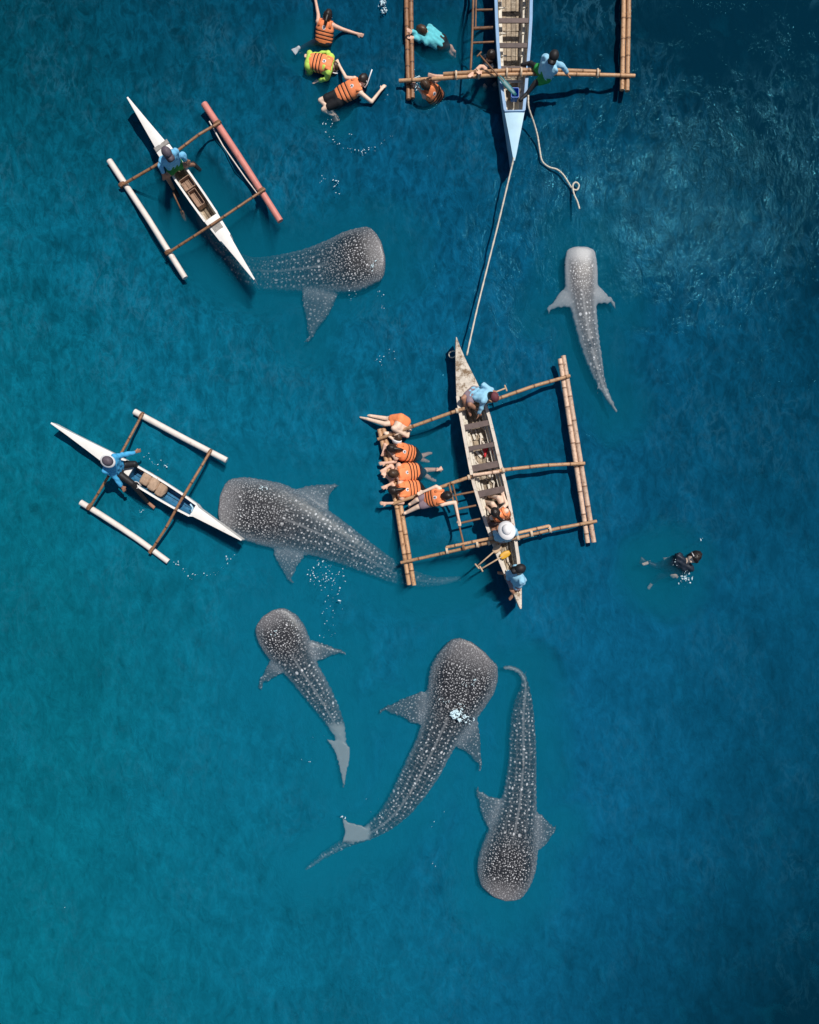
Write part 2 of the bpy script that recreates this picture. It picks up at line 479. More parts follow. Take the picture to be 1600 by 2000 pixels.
def sea_material():
    m = bpy.data.materials.new('sea water')
    m.use_nodes = True
    nt = m.node_tree
    L = nt.links.new
    nt.nodes.remove(nt.nodes['Principled BSDF'])
    out = nt.nodes['Material Output']
    tc = node(nt, 'ShaderNodeTexCoord')

    def noise(scale, detail, rough, stretch=(1, 1, 1), dist=0.0, rot=0.0, loc=(0, 0, 0), ridged=False):
        mp = node(nt, 'ShaderNodeMapping')
        mp.inputs['Scale'].default_value = stretch
        mp.inputs['Rotation'].default_value = (0, 0, rot)
        mp.inputs['Location'].default_value = loc
        L(tc.outputs['Object'], mp.inputs['Vector'])
        n = node(nt, 'ShaderNodeTexNoise')
        if ridged:
            n.noise_type = 'RIDGED_MULTIFRACTAL'
            n.normalize = True
        n.inputs['Scale'].default_value = scale
        n.inputs['Detail'].default_value = detail
        n.inputs['Roughness'].default_value = rough
        n.inputs['Distortion'].default_value = dist
        L(mp.outputs[0], n.inputs['Vector'])
        return n.outputs[0]

    def math_(op, a, b=None, clamp=False):
        n = node(nt, 'ShaderNodeMath', operation=op, use_clamp=clamp)
        for i, v in enumerate((a, b)):
            if v is None:
                continue
            if isinstance(v, (int, float)):
                n.inputs[i].default_value = v
            else:
                L(v, n.inputs[i])
        return n.outputs[0]

    # ---- colour of the water body: sandy shallows at the lower left, deep water to the right and top
    sep = node(nt, 'ShaderNodeSeparateXYZ')
    L(tc.outputs['Object'], sep.inputs[0])
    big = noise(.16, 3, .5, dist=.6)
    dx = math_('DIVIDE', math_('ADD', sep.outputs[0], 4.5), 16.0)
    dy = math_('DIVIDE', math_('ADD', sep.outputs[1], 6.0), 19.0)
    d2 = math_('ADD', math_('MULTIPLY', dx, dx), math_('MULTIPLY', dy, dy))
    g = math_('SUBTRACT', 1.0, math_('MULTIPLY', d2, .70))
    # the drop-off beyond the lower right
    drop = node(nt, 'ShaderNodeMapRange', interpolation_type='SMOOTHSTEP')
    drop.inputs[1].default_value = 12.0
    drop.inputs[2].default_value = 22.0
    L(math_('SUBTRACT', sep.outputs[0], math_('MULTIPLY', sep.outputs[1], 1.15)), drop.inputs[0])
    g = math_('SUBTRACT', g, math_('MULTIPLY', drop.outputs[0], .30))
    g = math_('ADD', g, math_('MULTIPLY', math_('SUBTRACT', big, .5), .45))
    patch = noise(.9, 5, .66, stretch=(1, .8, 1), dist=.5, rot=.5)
    fleck = noise(3.6, 4, .7, stretch=(1, .6, 1), dist=.5, rot=.25)  # turbid mottling plus wave-focused light, both put into the colour
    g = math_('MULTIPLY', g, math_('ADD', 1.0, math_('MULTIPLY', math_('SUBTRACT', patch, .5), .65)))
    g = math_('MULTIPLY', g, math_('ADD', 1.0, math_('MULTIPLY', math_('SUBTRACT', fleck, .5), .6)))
    up_ = node(nt, 'ShaderNodeMapRange', interpolation_type='SMOOTHSTEP')
    up_.inputs[1].default_value = -4.0
    up_.inputs[2].default_value = 8.0
    up_.inputs[3].default_value = .38
    L(sep.outputs[1], up_.inputs[0])
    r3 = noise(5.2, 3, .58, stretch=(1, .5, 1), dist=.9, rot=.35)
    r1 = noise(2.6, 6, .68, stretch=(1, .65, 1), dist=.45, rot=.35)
    web = math_('SUBTRACT', 1.0, math_('MULTIPLY', math_('ABSOLUTE', math_('SUBTRACT', r1, .53)), 11.0), True)      # thin crests painted paler, as if catching light
    crisp = node(nt, 'ShaderNodeMapRange', interpolation_type='SMOOTHSTEP')  # lit and shaded ripple faces painted into the colour
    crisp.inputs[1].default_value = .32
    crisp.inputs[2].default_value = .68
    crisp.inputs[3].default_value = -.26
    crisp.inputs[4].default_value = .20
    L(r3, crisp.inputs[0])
    fl2 = node(nt, 'ShaderNodeMapRange', interpolation_type='SMOOTHSTEP')      # short troughs with their shade painted into the colour
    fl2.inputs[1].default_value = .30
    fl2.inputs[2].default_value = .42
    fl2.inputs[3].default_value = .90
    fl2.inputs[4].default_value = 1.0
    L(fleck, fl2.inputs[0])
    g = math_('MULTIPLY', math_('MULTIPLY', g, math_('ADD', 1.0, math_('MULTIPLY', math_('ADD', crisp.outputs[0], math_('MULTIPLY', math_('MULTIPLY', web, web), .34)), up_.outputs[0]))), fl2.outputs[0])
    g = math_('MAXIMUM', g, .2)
    hue = node(nt, 'ShaderNodeMapRange')
    hue.inputs[1].default_value = -8.0
    hue.inputs[2].default_value = 4.0
    L(math_('ADD', math_('ADD', sep.outputs[0], math_('MULTIPLY', math_('MAXIMUM', sep.outputs[1], 0.0), .5)), math_('MULTIPLY', math_('SUBTRACT', big, .5), 7.0)), hue.inputs[0])
    hm = node(nt, 'ShaderNodeMix', data_type='RGBA')
    hm.inputs[6].default_value = (.0022, .116, .166, 1)
    hm.inputs[7].default_value = (.0032, .098, .196, 1)
    L(hue.outputs[0], hm.inputs[0])
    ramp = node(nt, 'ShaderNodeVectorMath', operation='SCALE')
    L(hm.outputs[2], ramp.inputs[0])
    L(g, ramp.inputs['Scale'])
    # pale wisps of sky glare on the ripples, painted into the colour
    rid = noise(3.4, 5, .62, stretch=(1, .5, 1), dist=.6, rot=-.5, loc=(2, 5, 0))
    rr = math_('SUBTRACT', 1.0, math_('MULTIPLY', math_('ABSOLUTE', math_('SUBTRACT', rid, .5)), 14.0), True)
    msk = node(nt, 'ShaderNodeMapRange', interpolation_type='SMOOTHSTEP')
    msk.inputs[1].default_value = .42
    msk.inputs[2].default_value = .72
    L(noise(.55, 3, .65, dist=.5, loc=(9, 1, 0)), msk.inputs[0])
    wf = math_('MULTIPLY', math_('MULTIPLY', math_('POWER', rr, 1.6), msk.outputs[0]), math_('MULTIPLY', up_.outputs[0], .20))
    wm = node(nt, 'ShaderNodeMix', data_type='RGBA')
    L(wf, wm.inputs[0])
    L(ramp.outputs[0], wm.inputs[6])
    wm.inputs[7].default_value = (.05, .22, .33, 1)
    # ---- ripples
    r2 = noise(.8, 3, .5, stretch=(1, .7, 1), dist=.3, rot=-.4)
    calm = noise(.33, 3, .55, dist=.4, loc=(3, 7, 0))
    hgt = math_('ADD', math_('ADD', math_('MULTIPLY', r1, 1.0), math_('MULTIPLY', r2, 1.2)), math_('MULTIPLY', r3, .55))
    bp = node(nt, 'ShaderNodeBump')
    bp.inputs['Distance'].default_value = .05
    st = node(nt, 'ShaderNodeMapRange')
    st.inputs[1].default_value = .3
    st.inputs[2].default_value = .7
    st.inputs[3].default_value = .35
    st.inputs[4].default_value = 1.0
    L(calm, st.inputs[0])
    L(st.outputs[0], bp.inputs['Strength'])
    L(hgt, bp.inputs['Height'])
    upv = node(nt, 'ShaderNodeCombineXYZ')      # the surface lies level whatever the depth below it
    upv.inputs[2].default_value = 1
    L(upv.outputs[0], bp.inputs['Normal'])
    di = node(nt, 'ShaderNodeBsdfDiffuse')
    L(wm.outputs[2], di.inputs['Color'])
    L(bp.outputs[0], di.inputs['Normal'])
    gl = node(nt, 'ShaderNodeBsdfGlossy')
    gl.inputs['Color'].default_value = (.15, .72, .95, 1)
    gl.inputs['Roughness'].default_value = .06
    # the mirror image sees gentler slopes than the shaded body of the wavelets
    soft = node(nt, 'ShaderNodeMix', data_type='VECTOR')
    soft.inputs[0].default_value = .45
    L(upv.outputs[0], soft.inputs[4])
    L(bp.outputs[0], soft.inputs[5])
    L(soft.outputs[1], gl.inputs['Normal'])
    fr = node(nt, 'ShaderNodeFresnel')
    fr.inputs['IOR'].default_value = 1.36
    fac = math_('MULTIPLY', fr.outputs[0], .035, True)
    mx = node(nt, 'ShaderNodeMixShader')
    L(fac, mx.inputs[0])
    L(di.outputs[0], mx.inputs[1])
    L(gl.outputs[0], mx.inputs[2])
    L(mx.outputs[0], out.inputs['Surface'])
    return m


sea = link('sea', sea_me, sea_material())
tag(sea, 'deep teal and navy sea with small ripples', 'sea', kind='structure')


def volume_material():
    m = bpy.data.materials.new('turbid water')
    m.use_nodes = True
    nt = m.node_tree
    nt.nodes.remove(nt.nodes['Principled BSDF'])
    c = (.007, .325, .53, 1)
    D = 1.5
    s = node(nt, 'ShaderNodeVolumeScatter')
    s.inputs['Color'].default_value = c
    s.inputs['Density'].default_value = D
    s.inputs['Anisotropy'].default_value = -.3
    a = node(nt, 'ShaderNodeVolumeAbsorption')
    a.inputs['Color'].default_value = c
    a.inputs['Density'].default_value = D
    ad = node(nt, 'ShaderNodeAddShader')
    nt.links.new(s.outputs[0], ad.inputs[0])
    nt.links.new(a.outputs[0], ad.inputs[1])
    nt.links.new(ad.outputs[0], nt.nodes['Material Output'].inputs['Volume'])
    return m


vb = MB().box((0, 0, -.83), Vector((12.5, 0, 0)), Vector((0, 14.5, 0)), Vector((0, 0, .8)))
vo = vb.build('water', volume_material(), smooth=False)
tag(vo, 'clear upper layer of turbid blue green water', 'water', kind='structure')


# ------------------------------------------------------------------ whale sharks
def shark_material():
    m = bpy.data.materials.new('whale shark skin')
    m.use_nodes = True
    nt = m.node_tree
    L = nt.links.new
    b = nt.nodes['Principled BSDF']
    b.inputs['Roughness'].default_value = .4
    b.inputs['Specular IOR Level'].default_value = .3
    at = node(nt, 'ShaderNodeAttribute', attribute_name='body')
    sp = node(nt, 'ShaderNodeSeparateXYZ')
    L(at.outputs['Vector'], sp.inputs[0])
    su, sv, un = sp.outputs
    a2 = node(nt, 'ShaderNodeAttribute', attribute_name='zone')
    s2 = node(nt, 'ShaderNodeSeparateXYZ')
    L(a2.outputs['Vector'], s2.inputs[0])
    edge, belly, pale = s2.outputs

    def M_(op, a, b=None, c=None, clamp=False):
        n = node(nt, 'ShaderNodeMath', operation=op, use_clamp=clamp)
        for i, v in enumerate((a, b, c)):
            if v is None:
                continue
            if isinstance(v, (int, float)):
                n.inputs[i].default_value = v
            else:
                L(v, n.inputs[i])
        return n.outputs[0]

    def ss(x, lo, hi, a=0.0, b_=1.0):
        n = node(nt, 'ShaderNodeMapRange', interpolation_type='SMOOTHSTEP')
        L(x, n.inputs[0])
        for i, v in zip((1, 2, 3, 4), (lo, hi, a, b_)):
            n.inputs[i].default_value = v
        return n.outputs[0]
    cv = node(nt, 'ShaderNodeCombineXYZ')
    L(su, cv.inputs[0]); L(sv, cv.inputs[1])
    wob = node(nt, 'ShaderNodeTexNoise')
    wob.inputs['Scale'].default_value = 3
    L(cv.outputs[0], wob.inputs['Vector'])
    wv_ = node(nt, 'ShaderNodeVectorMath', operation='MULTIPLY_ADD')
    L(wob.outputs['Color'], wv_.inputs[0])
    wv_.inputs[1].default_value = (.16, .16, 0)
    L(cv.outputs[0], wv_.inputs[2])

    def spots(scale, rnd, r0, r1, stretch=1.0):
        mp = node(nt, 'ShaderNodeMapping')
        mp.inputs['Scale'].default_value = (stretch, 1, 1)
        L(wv_.outputs[0], mp.inputs['Vector'])
        v = node(nt, 'ShaderNodeTexVoronoi', voronoi_dimensions='2D')
        v.inputs['Scale'].default_value = scale
        v.inputs['Randomness'].default_value = rnd
        L(mp.outputs[0], v.inputs['Vector'])
        # spots of differing size and strength
        sc_ = node(nt, 'ShaderNodeSeparateColor')
        L(v.outputs['Color'], sc_.inputs[0])
        rad = M_('MULTIPLY_ADD', sc_.outputs[0], r1 - r0, r0)
        d = M_('SUBTRACT', rad, v.outputs['Distance'])
        k = ss(d, -.06, .10)
        return M_('MULTIPLY', k, M_('MULTIPLY_ADD', sc_.outputs[1], .62, .25))
    head = spots(19, .8, .16, .29)
    body = spots(10.2, .68, .12, .26)
    fine = spots(24, .8, .22, .34)
    w1 = ss(un, .16, .34)
    mixs = node(nt, 'ShaderNodeMix', data_type='FLOAT')
    L(w1, mixs.inputs[0]); L(head, mixs.inputs[2]); L(body, mixs.inputs[3])
    spot = mixs.outputs[0]
    small = spots(21, .9, .10, .26)
    spot = M_('MAXIMUM', spot, M_('MULTIPLY', small, .22))
    # fine freckles towards the rim and on the snout
    rim = M_('MAXIMUM', ss(edge, .66, .95), ss(un, .09, .03))
    mf = node(nt, 'ShaderNodeMix', data_type='FLOAT')
    L(M_('MULTIPLY', rim, ss(un, .5, .3)), mf.inputs[0]); L(spot, mf.inputs[2]); L(M_('MULTIPLY', fine, .45), mf.inputs[3])
    spot = mf.outputs[0]
    finsp = spots(16, .85, .14, .30)
    isfin = ss(edge, 1.0, 1.12)
    mg = node(nt, 'ShaderNodeMix', data_type='FLOAT')
    L(isfin, mg.inputs[0]); L(spot, mg.inputs[2]); L(M_('MULTIPLY', finsp, .75), mg.inputs[3])
    spot = mg.outputs[0]
    # cross bars behind the head
    wv = node(nt, 'ShaderNodeTexWave', wave_type='BANDS', bands_direction='X')
    wv.inputs['Scale'].default_value = 2.9
    wv.inputs['Distortion'].default_value = 3.5
    wv.inputs['Detail'].default_value = 2
    wv.inputs['Detail Scale'].default_value = 2
    L(cv.outputs[0], wv.inputs['Vector'])
    bars = M_('MULTIPLY', M_('MULTIPLY', ss(wv.outputs['Fac'], .72, .98), ss(un, .25, .42)), .07)
    # base colour
    base = node(nt, 'ShaderNodeMix', data_type='RGBA')
    base.inputs[6].default_value = (.013, .015, .020, 1)
    base.inputs[7].default_value = (.125, .122, .130, 1)
    nz = node(nt, 'ShaderNodeTexNoise')
    nz.inputs['Scale'].default_value = 5
    nz.inputs['Detail'].default_value = 6
    L(cv.outputs[0], nz.inputs['Vector'])
    lightf = M_('ADD', M_('MULTIPLY', M_('MAXIMUM', M_('MULTIPLY', ss(edge, .68, 1.02), ss(edge, 1.5, 1.05, .35, 1.0)), ss(un, .11, .0)), ss(un, .7, .35, .45, 1.0)), M_('MULTIPLY', M_('SUBTRACT', nz.outputs[0], .45), .30))
    lightf = M_('ADD', lightf, M_('MULTIPLY', pale, .55), None, True)
    L(lightf, base.inputs[0])
    # ridge along the back
    ridge = M_('MULTIPLY', ss(M_('ABSOLUTE', sv), .035, .012), M_('MULTIPLY', ss(un, .2, .3), .35))
    rd2 = M_('MULTIPLY', ss(M_('ABSOLUTE', M_('SUBTRACT', edge, .46)), .07, .02), M_('MULTIPLY', ss(un, .22, .34), .12))
    tot = M_('ADD', M_('MAXIMUM', M_('MULTIPLY', spot, 1.0), bars), M_('MULTIPLY', M_('ADD', ridge, rd2), .45), None, True)
    tot = M_('MULTIPLY', tot, ss(belly, .9, .3))
    c1 = node(nt, 'ShaderNodeMix', data_type='RGBA')
    L(tot, c1.inputs[0]); L(base.outputs[2], c1.inputs[6])
    c1.inputs[7].default_value = (.70, .71, .73, 1)
    # pale underside and tail fin
    c2 = node(nt, 'ShaderNodeMix', data_type='RGBA')
    L(belly, c2.inputs[0]); L(c1.outputs[2], c2.inputs[6])
    c2.inputs[7].default_value = (.34, .36, .36, 1)
    # pale individual
    c3 = node(nt, 'ShaderNodeMix', data_type='RGBA')
    L(M_('MULTIPLY', pale, M_('MULTIPLY', M_('MAXIMUM', ss(edge, .45, .95), ss(un, .14, .03)), .75)), c3.inputs[0])
    L(c2.outputs[2], c3.inputs[6])
    c3.inputs[7].default_value = (.34, .36, .38, 1)
    L(c3.outputs[2], b.inputs['Base Color'])
    bp = node(nt, 'ShaderNodeBump')
    bp.inputs['Strength'].default_value = .25
    bp.inputs['Distance'].default_value = .02
    L(nz.outputs[0], bp.inputs['Height'])
    L(bp.outputs[0], b.inputs['Normal'])
    return m


SHARK_MAT = shark_material()


def fin_shape(mb, root, a, b, tip, z0, z1, thick=.05):
    """A swept fin: root edge a-b (px), tip (px), curved leading and trailing edge, lens-shaped section."""
    A, Bp, T = W(*a, z0), W(*b, z0), W(*tip, z1)
    mid = (A + Bp) * .5
    A, Bp = mid + (A - mid) * 1.18, mid + (Bp - mid) * 1.18
    out = (T - mid)
    inn = mid - out * .30
    A0, B0 = A + (inn - mid), Bp + (inn - mid)
    n = 7
    R = []
    for i in range(n + 1):
        f = i / n
        s = f ** .9
        lead = A.lerp(T, s) + (A - Bp) * .10 * math.sin(math.pi * s)
        trail = Bp.lerp(T, s) + (A - Bp) * .10 * math.sin(math.pi * s)
        if i == 0:
            lead, trail = A0, B0
        w = trail - lead
        lim = .13 if (A - Bp).length > .3 else .06
        if w.length < lim:
            w = (Bp - A).normalized() * lim
            lead = lead - w * .5
        th = thick * (1 - .5 * f)
        nrm = w.normalized().cross(out.normalized()).normalized()
        if nrm.z < 0:
            nrm.negate()
        ring = []
        for k in range(10):
            q = 2 * math.pi * k / 10
            ring.append(lead + w * (.5 - .5 * math.cos(q)) + nrm * th * math.sin(q))
        R.append(ring)
    mb.rings(R)


def make_shark(S):
    P, w, dp, t = S['curve']
    n = len(P)
    mb = MB()
    R = []
    T = np.gradient(P, axis=0)
    T /= np.linalg.norm(T, axis=1)[:, None]
    N = np.stack([-T[:, 1], T[:, 0]], 1)
    Ltot = t[-1]
    wmax = w.max()
    for i in range(n):
        u = t[i] / Ltot
        fl = float(np.interp(u, [0, .08, .3, .6, .85, 1], [.28, .40, .52, .75, 1.0, 1.6]))     # flat head, round body, tall tail
        top = w[i] * fl * .62
        bot = w[i] * fl * 1.1
        zc = -dp[i] - top
        ring = []
        for k in range(28):
            q = 2 * math.pi * k / 28
            cx = math.copysign(abs(math.cos(q)) ** .85, math.cos(q)) * w[i]
            sz = math.sin(q)
            zz = (top if sz > 0 else bot) * math.copysign(abs(sz) ** .9, sz)
            ring.append(Vector((P[i, 0] + N[i, 0] * cx, P[i, 1] + N[i, 1] * cx, zc + zz)))
        R.append(ring)
    mb.rings(R)
    for a, b, c, z in S['fins']:
        # root depth follows the flank of the body
        m_ = W((a[0] + b[0]) / 2, (a[1] + b[1]) / 2, -.2)
        j = int(np.argmin(np.hypot(P[:, 0] - m_.x, P[:, 1] - m_.y)))
        z0 = -dp[j] - w[j] * .28
        big = (W(*a) - W(*b)).length
        fin_shape(mb, None, a, b, c, z0, -z - .06, .055 if big > .3 else .036)
    # dorsal fin: a leaning triangular blade
    for f0, hgt, ln in ((.50, .09, .30), (.70, .05, .16)):
        i = int(f0 * n)
        j = int(min(n - 1, i + ln / Ltot * n))
        Rr = []
        for k in range(5):
            s = k / 4
            a = Vector((*P[i], -dp[i] - .05)).lerp(Vector((*P[j], -dp[j] - .02)), s * .75)
            b = Vector((*P[j], -dp[j] - .05))
            zz = hgt * s
            ring = []
            for q in range(8):
                an = 2 * math.pi * q / 8
                ctr = a.lerp(b, .5 - .5 * math.cos(an))
                ring.append(ctr + Vector((N[i, 0], N[i, 1], 0)) * (.028 * math.sin(an) + .10 * zz) + Vector((0, 0, zz)))
            Rr.append(ring)
        mb.rings(Rr)
    if 'fluke' in S:
        pts = S['fluke']
        c = np.mean(np.array(pts), 0)
        zt = -.26
        top = [W(*p, zt + .03) for p in pts]
        bt = [W(*p, zt - .03) for p in pts]
        mb.rings([bt, top])
    o = mb.remesh('whale_shark', SHARK_MAT, None, voxel=.026, smooth_it=5)
    me = o.data
    nv = len(me.vertices)
    co = np.empty(nv * 3, np.float32)
    me.vertices.foreach_get('co', co)
    co = co.reshape(-1, 3)
    # body coordinates per vertex
    su = np.zeros(nv); sv = np.zeros(nv); ed = np.zeros(nv); zc = np.zeros(nv)
    for s in range(0, nv, 4000):
        d = np.hypot(co[s:s + 4000, None, 0] - P[None, :, 0], co[s:s + 4000, None, 1] - P[None, :, 1])
        j = d.argmin(1)
        rel = co[s:s + 4000, :2] - P[j]
        su[s:s + 4000] = t[j] + (rel * T[j]).sum(1)
        sv[s:s + 4000] = (rel * N[j]).sum(1)
        ed[s:s + 4000] = np.abs(sv[s:s + 4000]) / w[j]
        zc[s:s + 4000] = -dp[j]
    un = np.clip(su / Ltot, 0, 1)
    # outline wavering as seen through ripples
    a = .006 * np.sin(co[:, 0] * 41 + 5 * np.sin(co[:, 1] * 13)) + .005 * np.sin(co[:, 1] * 57 + co[:, 0] * 23)
    b_ = .006 * np.sin(co[:, 1] * 39 + 4 * np.sin(co[:, 0] * 15)) + .005 * np.sin(co[:, 0] * 53 - co[:, 1] * 27)
    kk = smoothstep(.02, .25, -co[:, 2])
    co2 = co.copy()
    co2[:, 0] += a * kk
    co2[:, 1] += b_ * kk
    me.vertices.foreach_set('co', co2.astype(np.float32).ravel())
    me.update()
    nrm = np.empty(nv * 3, np.float32)
    me.vertex_normals.foreach_get('vector', nrm)
    nz = nrm.reshape(-1, 3)[:, 2]
    belly = np.clip((-nz - .05) * 3, 0, 1)
    tailpale = np.zeros(nv)
    if 'fluke' in S:
        fl = np.array([W(*p)[:2] for p in S['fluke']])
        c = fl.mean(0)
        rr = np.abs(fl - c).max(0)
        tailpale = 1 - smoothstep(.85, 1.1, np.maximum(np.abs(co[:, 0] - c[0]) / rr[0], np.abs(co[:, 1] - c[1]) / rr[1]))
        tailpale *= .8
    else:
        tailpale = smoothstep(.86, .95, un) * .35
    if S['pale'] > .5:
        tailpale = np.maximum(tailpale, smoothstep(.80, .86, un) * .5)
        tailpale = np.maximum(tailpale, smoothstep(1.0, 1.4, ed) * .25)
    belly = np.maximum(belly, tailpale)
    me.attributes.new('body', 'FLOAT_VECTOR', 'POINT').data.foreach_set('vector', np.stack([su, sv, un], 1).astype(np.float32).ravel())
    me.attributes.new('zone', 'FLOAT_VECTOR', 'POINT').data.foreach_set('vector', np.stack([ed, belly, np.full(nv, S['pale'])], 1).astype(np.float32).ravel())
    tag(o, S['label'], 'whale shark', 'whale sharks feeding at the surface')
    # eyes on the sides of the head
    for s in (-1, 1):
        i = 9
        p = P[i] + N[i] * w[i] * .93 * s
        ez = -dp[i] - w[i] * .25
        MB().ellipsoid((p[0], p[1], ez), [Vector((.03, 0, 0)), Vector((0, .03, 0)), Vector((0, 0, .03))], 10, 6).build('eye', M['eye'], o)
    return o


for S in SHARKS:
    make_shark(S)


# ------------------------------------------------------------------ boat building
def culm(name, P, r, m, parent, joints=True, spacing=.42):
    """A bamboo culm through points P: swollen joints every half metre or so."""
    P = [Vector(p) for p in P]
    L_ = [0]
    for a, b in zip(P, P[1:]):
        L_.append(L_[-1] + (b - a).length)
    tot = L_[-1]

    def at(d):
        for i in range(len(P) - 1):
            if d <= L_[i + 1] or i == len(P) - 2:
                return P[i].lerp(P[i + 1], (d - L_[i]) / (L_[i + 1] - L_[i]))
    ds, rs, js = [], [], []
    d = 0.0
    nodes = []
    q = random.uniform(.1, spacing)
    while q < tot - .06:
        nodes.append(q)
        q += spacing * random.uniform(.8, 1.2)
    marks = [(0, 0, 0), (tot, 0, 0)]
    if joints:
        for q in nodes:
            marks += [(q - .022, 0, 0), (q - .010, .10, 1), (q, .02, 1), (q + .010, .10, 1), (q + .022, 0, 0)]
    k = 0.0
    while k < tot:
        if all(abs(k - q) > .03 for q in nodes):
            marks.append((k, 0, 0))
        k += .25
    marks.sort()
    pts, rad, jt = [], [], []
    last = -1
    for d, s, j in marks:
        if d - last < 1e-4:
            continue
        last = d
        pts.append(at(d)); rad.append(r * (1 + s) * (1 - .06 * d / tot)); jt.append(j)
    mb = MB()
    n = 12
    mb.tube(pts, rad, n)
    o = mb.build(name, m, parent, auto=50)
    at_ = o.data.attributes.new('joint', 'FLOAT', 'POINT')
    vals = [jt[i // n] * .85 for i in range(len(pts) * n)]
    at_.data.foreach_set('value', vals)
    return o


def pole(name, P, r, m, parent, taper=.1):
    n = len(P)
    return MB().tube(P, [r * (1 - taper * i / max(1, n - 1)) for i in range(n)], 12).build(name, m, parent, auto=50)


def lashing(c, axis, r, m, parent, turns=4, gap=.012):
    """Turns of cord round a pole at c."""
    axis = Vector(axis).normalized()
    x = axis.cross(Vector((0, 0, 1))).normalized()
    y = x.cross(axis)
    pts = []
    for i in range(turns * 12 + 1):
        q = 2 * math.pi * i / 12
        pts.append(Vector(c) + axis * gap * (i / 12 - turns / 2) + (x * math.cos(q) + y * math.sin(q)) * r)
    return MB().tube(pts, .007, 6).build('lashing', m, parent)


def hull(parent, secs, ztop, cock, floor, m_out, m_in, m_deck, zkeel=-.22, wall=.035, gun=None, m_floor=None, camber=.02):
    """secs: list of (left px, left py, right px, right py, dz); ztop gunwale height; cock: (i0, i1) section range that is open."""
    L_, R_ = [], []
    for s in secs:
        z = ztop + (s[4] if len(s) > 4 else 0)
        L_.append(W(s[0], s[1], z)); R_.append(W(s[2], s[3], z))
    n = len(secs)

    def sec(i, ins=0.0, depth=None):
        a, b = L_[i], R_[i]
        c = (a + b) * .5
        h = (b - a) * .5
        wv = h.length
        hd = h.normalized() if wv > 1e-4 else Vector((1, 0, 0))
        wv = max(wv - ins, .004)
        zk = zkeel if depth is None else depth
        # lift the keel towards the tips
        e = abs(i / (n - 1) - .5) * 2
        if depth is None:
            zk = zkeel + (.30) * max(0, e - .6) / .4
        z = a.z
        out = []
        for f, g in ((-1, 0), (-1.0, .18), (-.92, .5), (-.62, .82), (-.12, 1), (.12, 1), (.62, .82), (.92, .5), (1.0, .18), (1, 0)):
            out.append(c + hd * wv * f + Vector((0, 0, zk - z)) * g)
        return out
    O = [sec(i) for i in range(n)]
    mb = MB()
    mb.rings(O, cap=False, closed=False)
    mb.add(O[0], [tuple(range(10))]); mb.add(O[-1], [tuple(reversed(range(10)))])
    mb.build('hull', m_out, parent, auto=40)
    i0, i1 = cock
    # decks
    for nm, a, b in (('deck', 0, i0), ('deck', i1, n - 1)):
        if b <= a:
            continue
        D, Bt = [], []
        for i in range(a, b + 1):
            l, r = L_[i], R_[i]
            row = []
            for k in range(7):
                f = k / 6
                ww = (r - l).length
                row.append(l.lerp(r, f) + Vector((0, 0, camber * ww * 4 * f * (1 - f) + .006)))
            row2 = [v - Vector((0, 0, .05)) for v in reversed(row)]
            D.append(row + row2)
        MB().rings(D).build(nm, m_deck, parent, auto=40)
    if i1 > i0:
        # inner skin
        I = [sec(i, wall, floor - .05) for i in range(i0, i1 + 1)]
        mi = MB().rings(I, cap=False, closed=False)
        mi.add(I[0], [tuple(range(10))]); mi.add(I[-1], [tuple(range(10))])
        mi.build('inner_planking', m_in, parent, auto=40)
        # gunwales
        for side in (L_, R_):
            oth = R_ if side is L_ else L_
            Rr = []
            for i in range(i0, i1 + 1):
                d = (oth[i] - side[i]).normalized()
                p = side[i]
                Rr.append([p - d * .010 + Vector((0, 0, -.03)), p - d * .010 + Vector((0, 0, .016)), p + d * (wall + .008) + Vector((0, 0, .016)), p + d * (wall + .008) + Vector((0, 0, -.03))])
            MB().rings(Rr).build('gunwale', gun or m_in, parent, smooth=False)
    return L_, R_


def floor_boards(parent, L_, R_, i0, i1, z, m, nb=4, fill=.72, gap=.012):
    """Lengthwise bottom boards, each board its own part, cut at each section pair."""
    for b in range(nb):
        f0 = .5 - fill / 2 + fill * b / nb
        f1 = .5 - fill / 2 + fill * (b + 1) / nb
        for i in range(i0, i1):
            a0, a1 = L_[i].lerp(R_[i], f0), L_[i].lerp(R_[i], f1)
            b0, b1 = L_[i + 1].lerp(R_[i + 1], f0), L_[i + 1].lerp(R_[i + 1], f1)
            dx = (a1 - a0).normalized() * gap * .5
            dl = (b0 - a0).normalized() * .006
            zz = z + random.uniform(0, .015)
            q = [a0 + dx + dl, a1 - dx + dl, b1 - dx - dl, b0 + dx - dl]
            lo = [Vector((v.x, v.y, zz - .02)) for v in q]
            hi = [Vector((v.x, v.y, zz)) for v in q]
            MB().rings([lo, hi]).build('floor_board', m, parent, smooth=False)


def thwart(parent, a, b, w, z, m, h=.028):
    A, Bp = W(*a, z), W(*b, z)
    return MB().plank(A, Bp, w, h).build('thwart', m, parent, smooth=False)


def zoomed(f, ox, oy):
    return lambda x, y: (ox + x / f, oy + y / f)


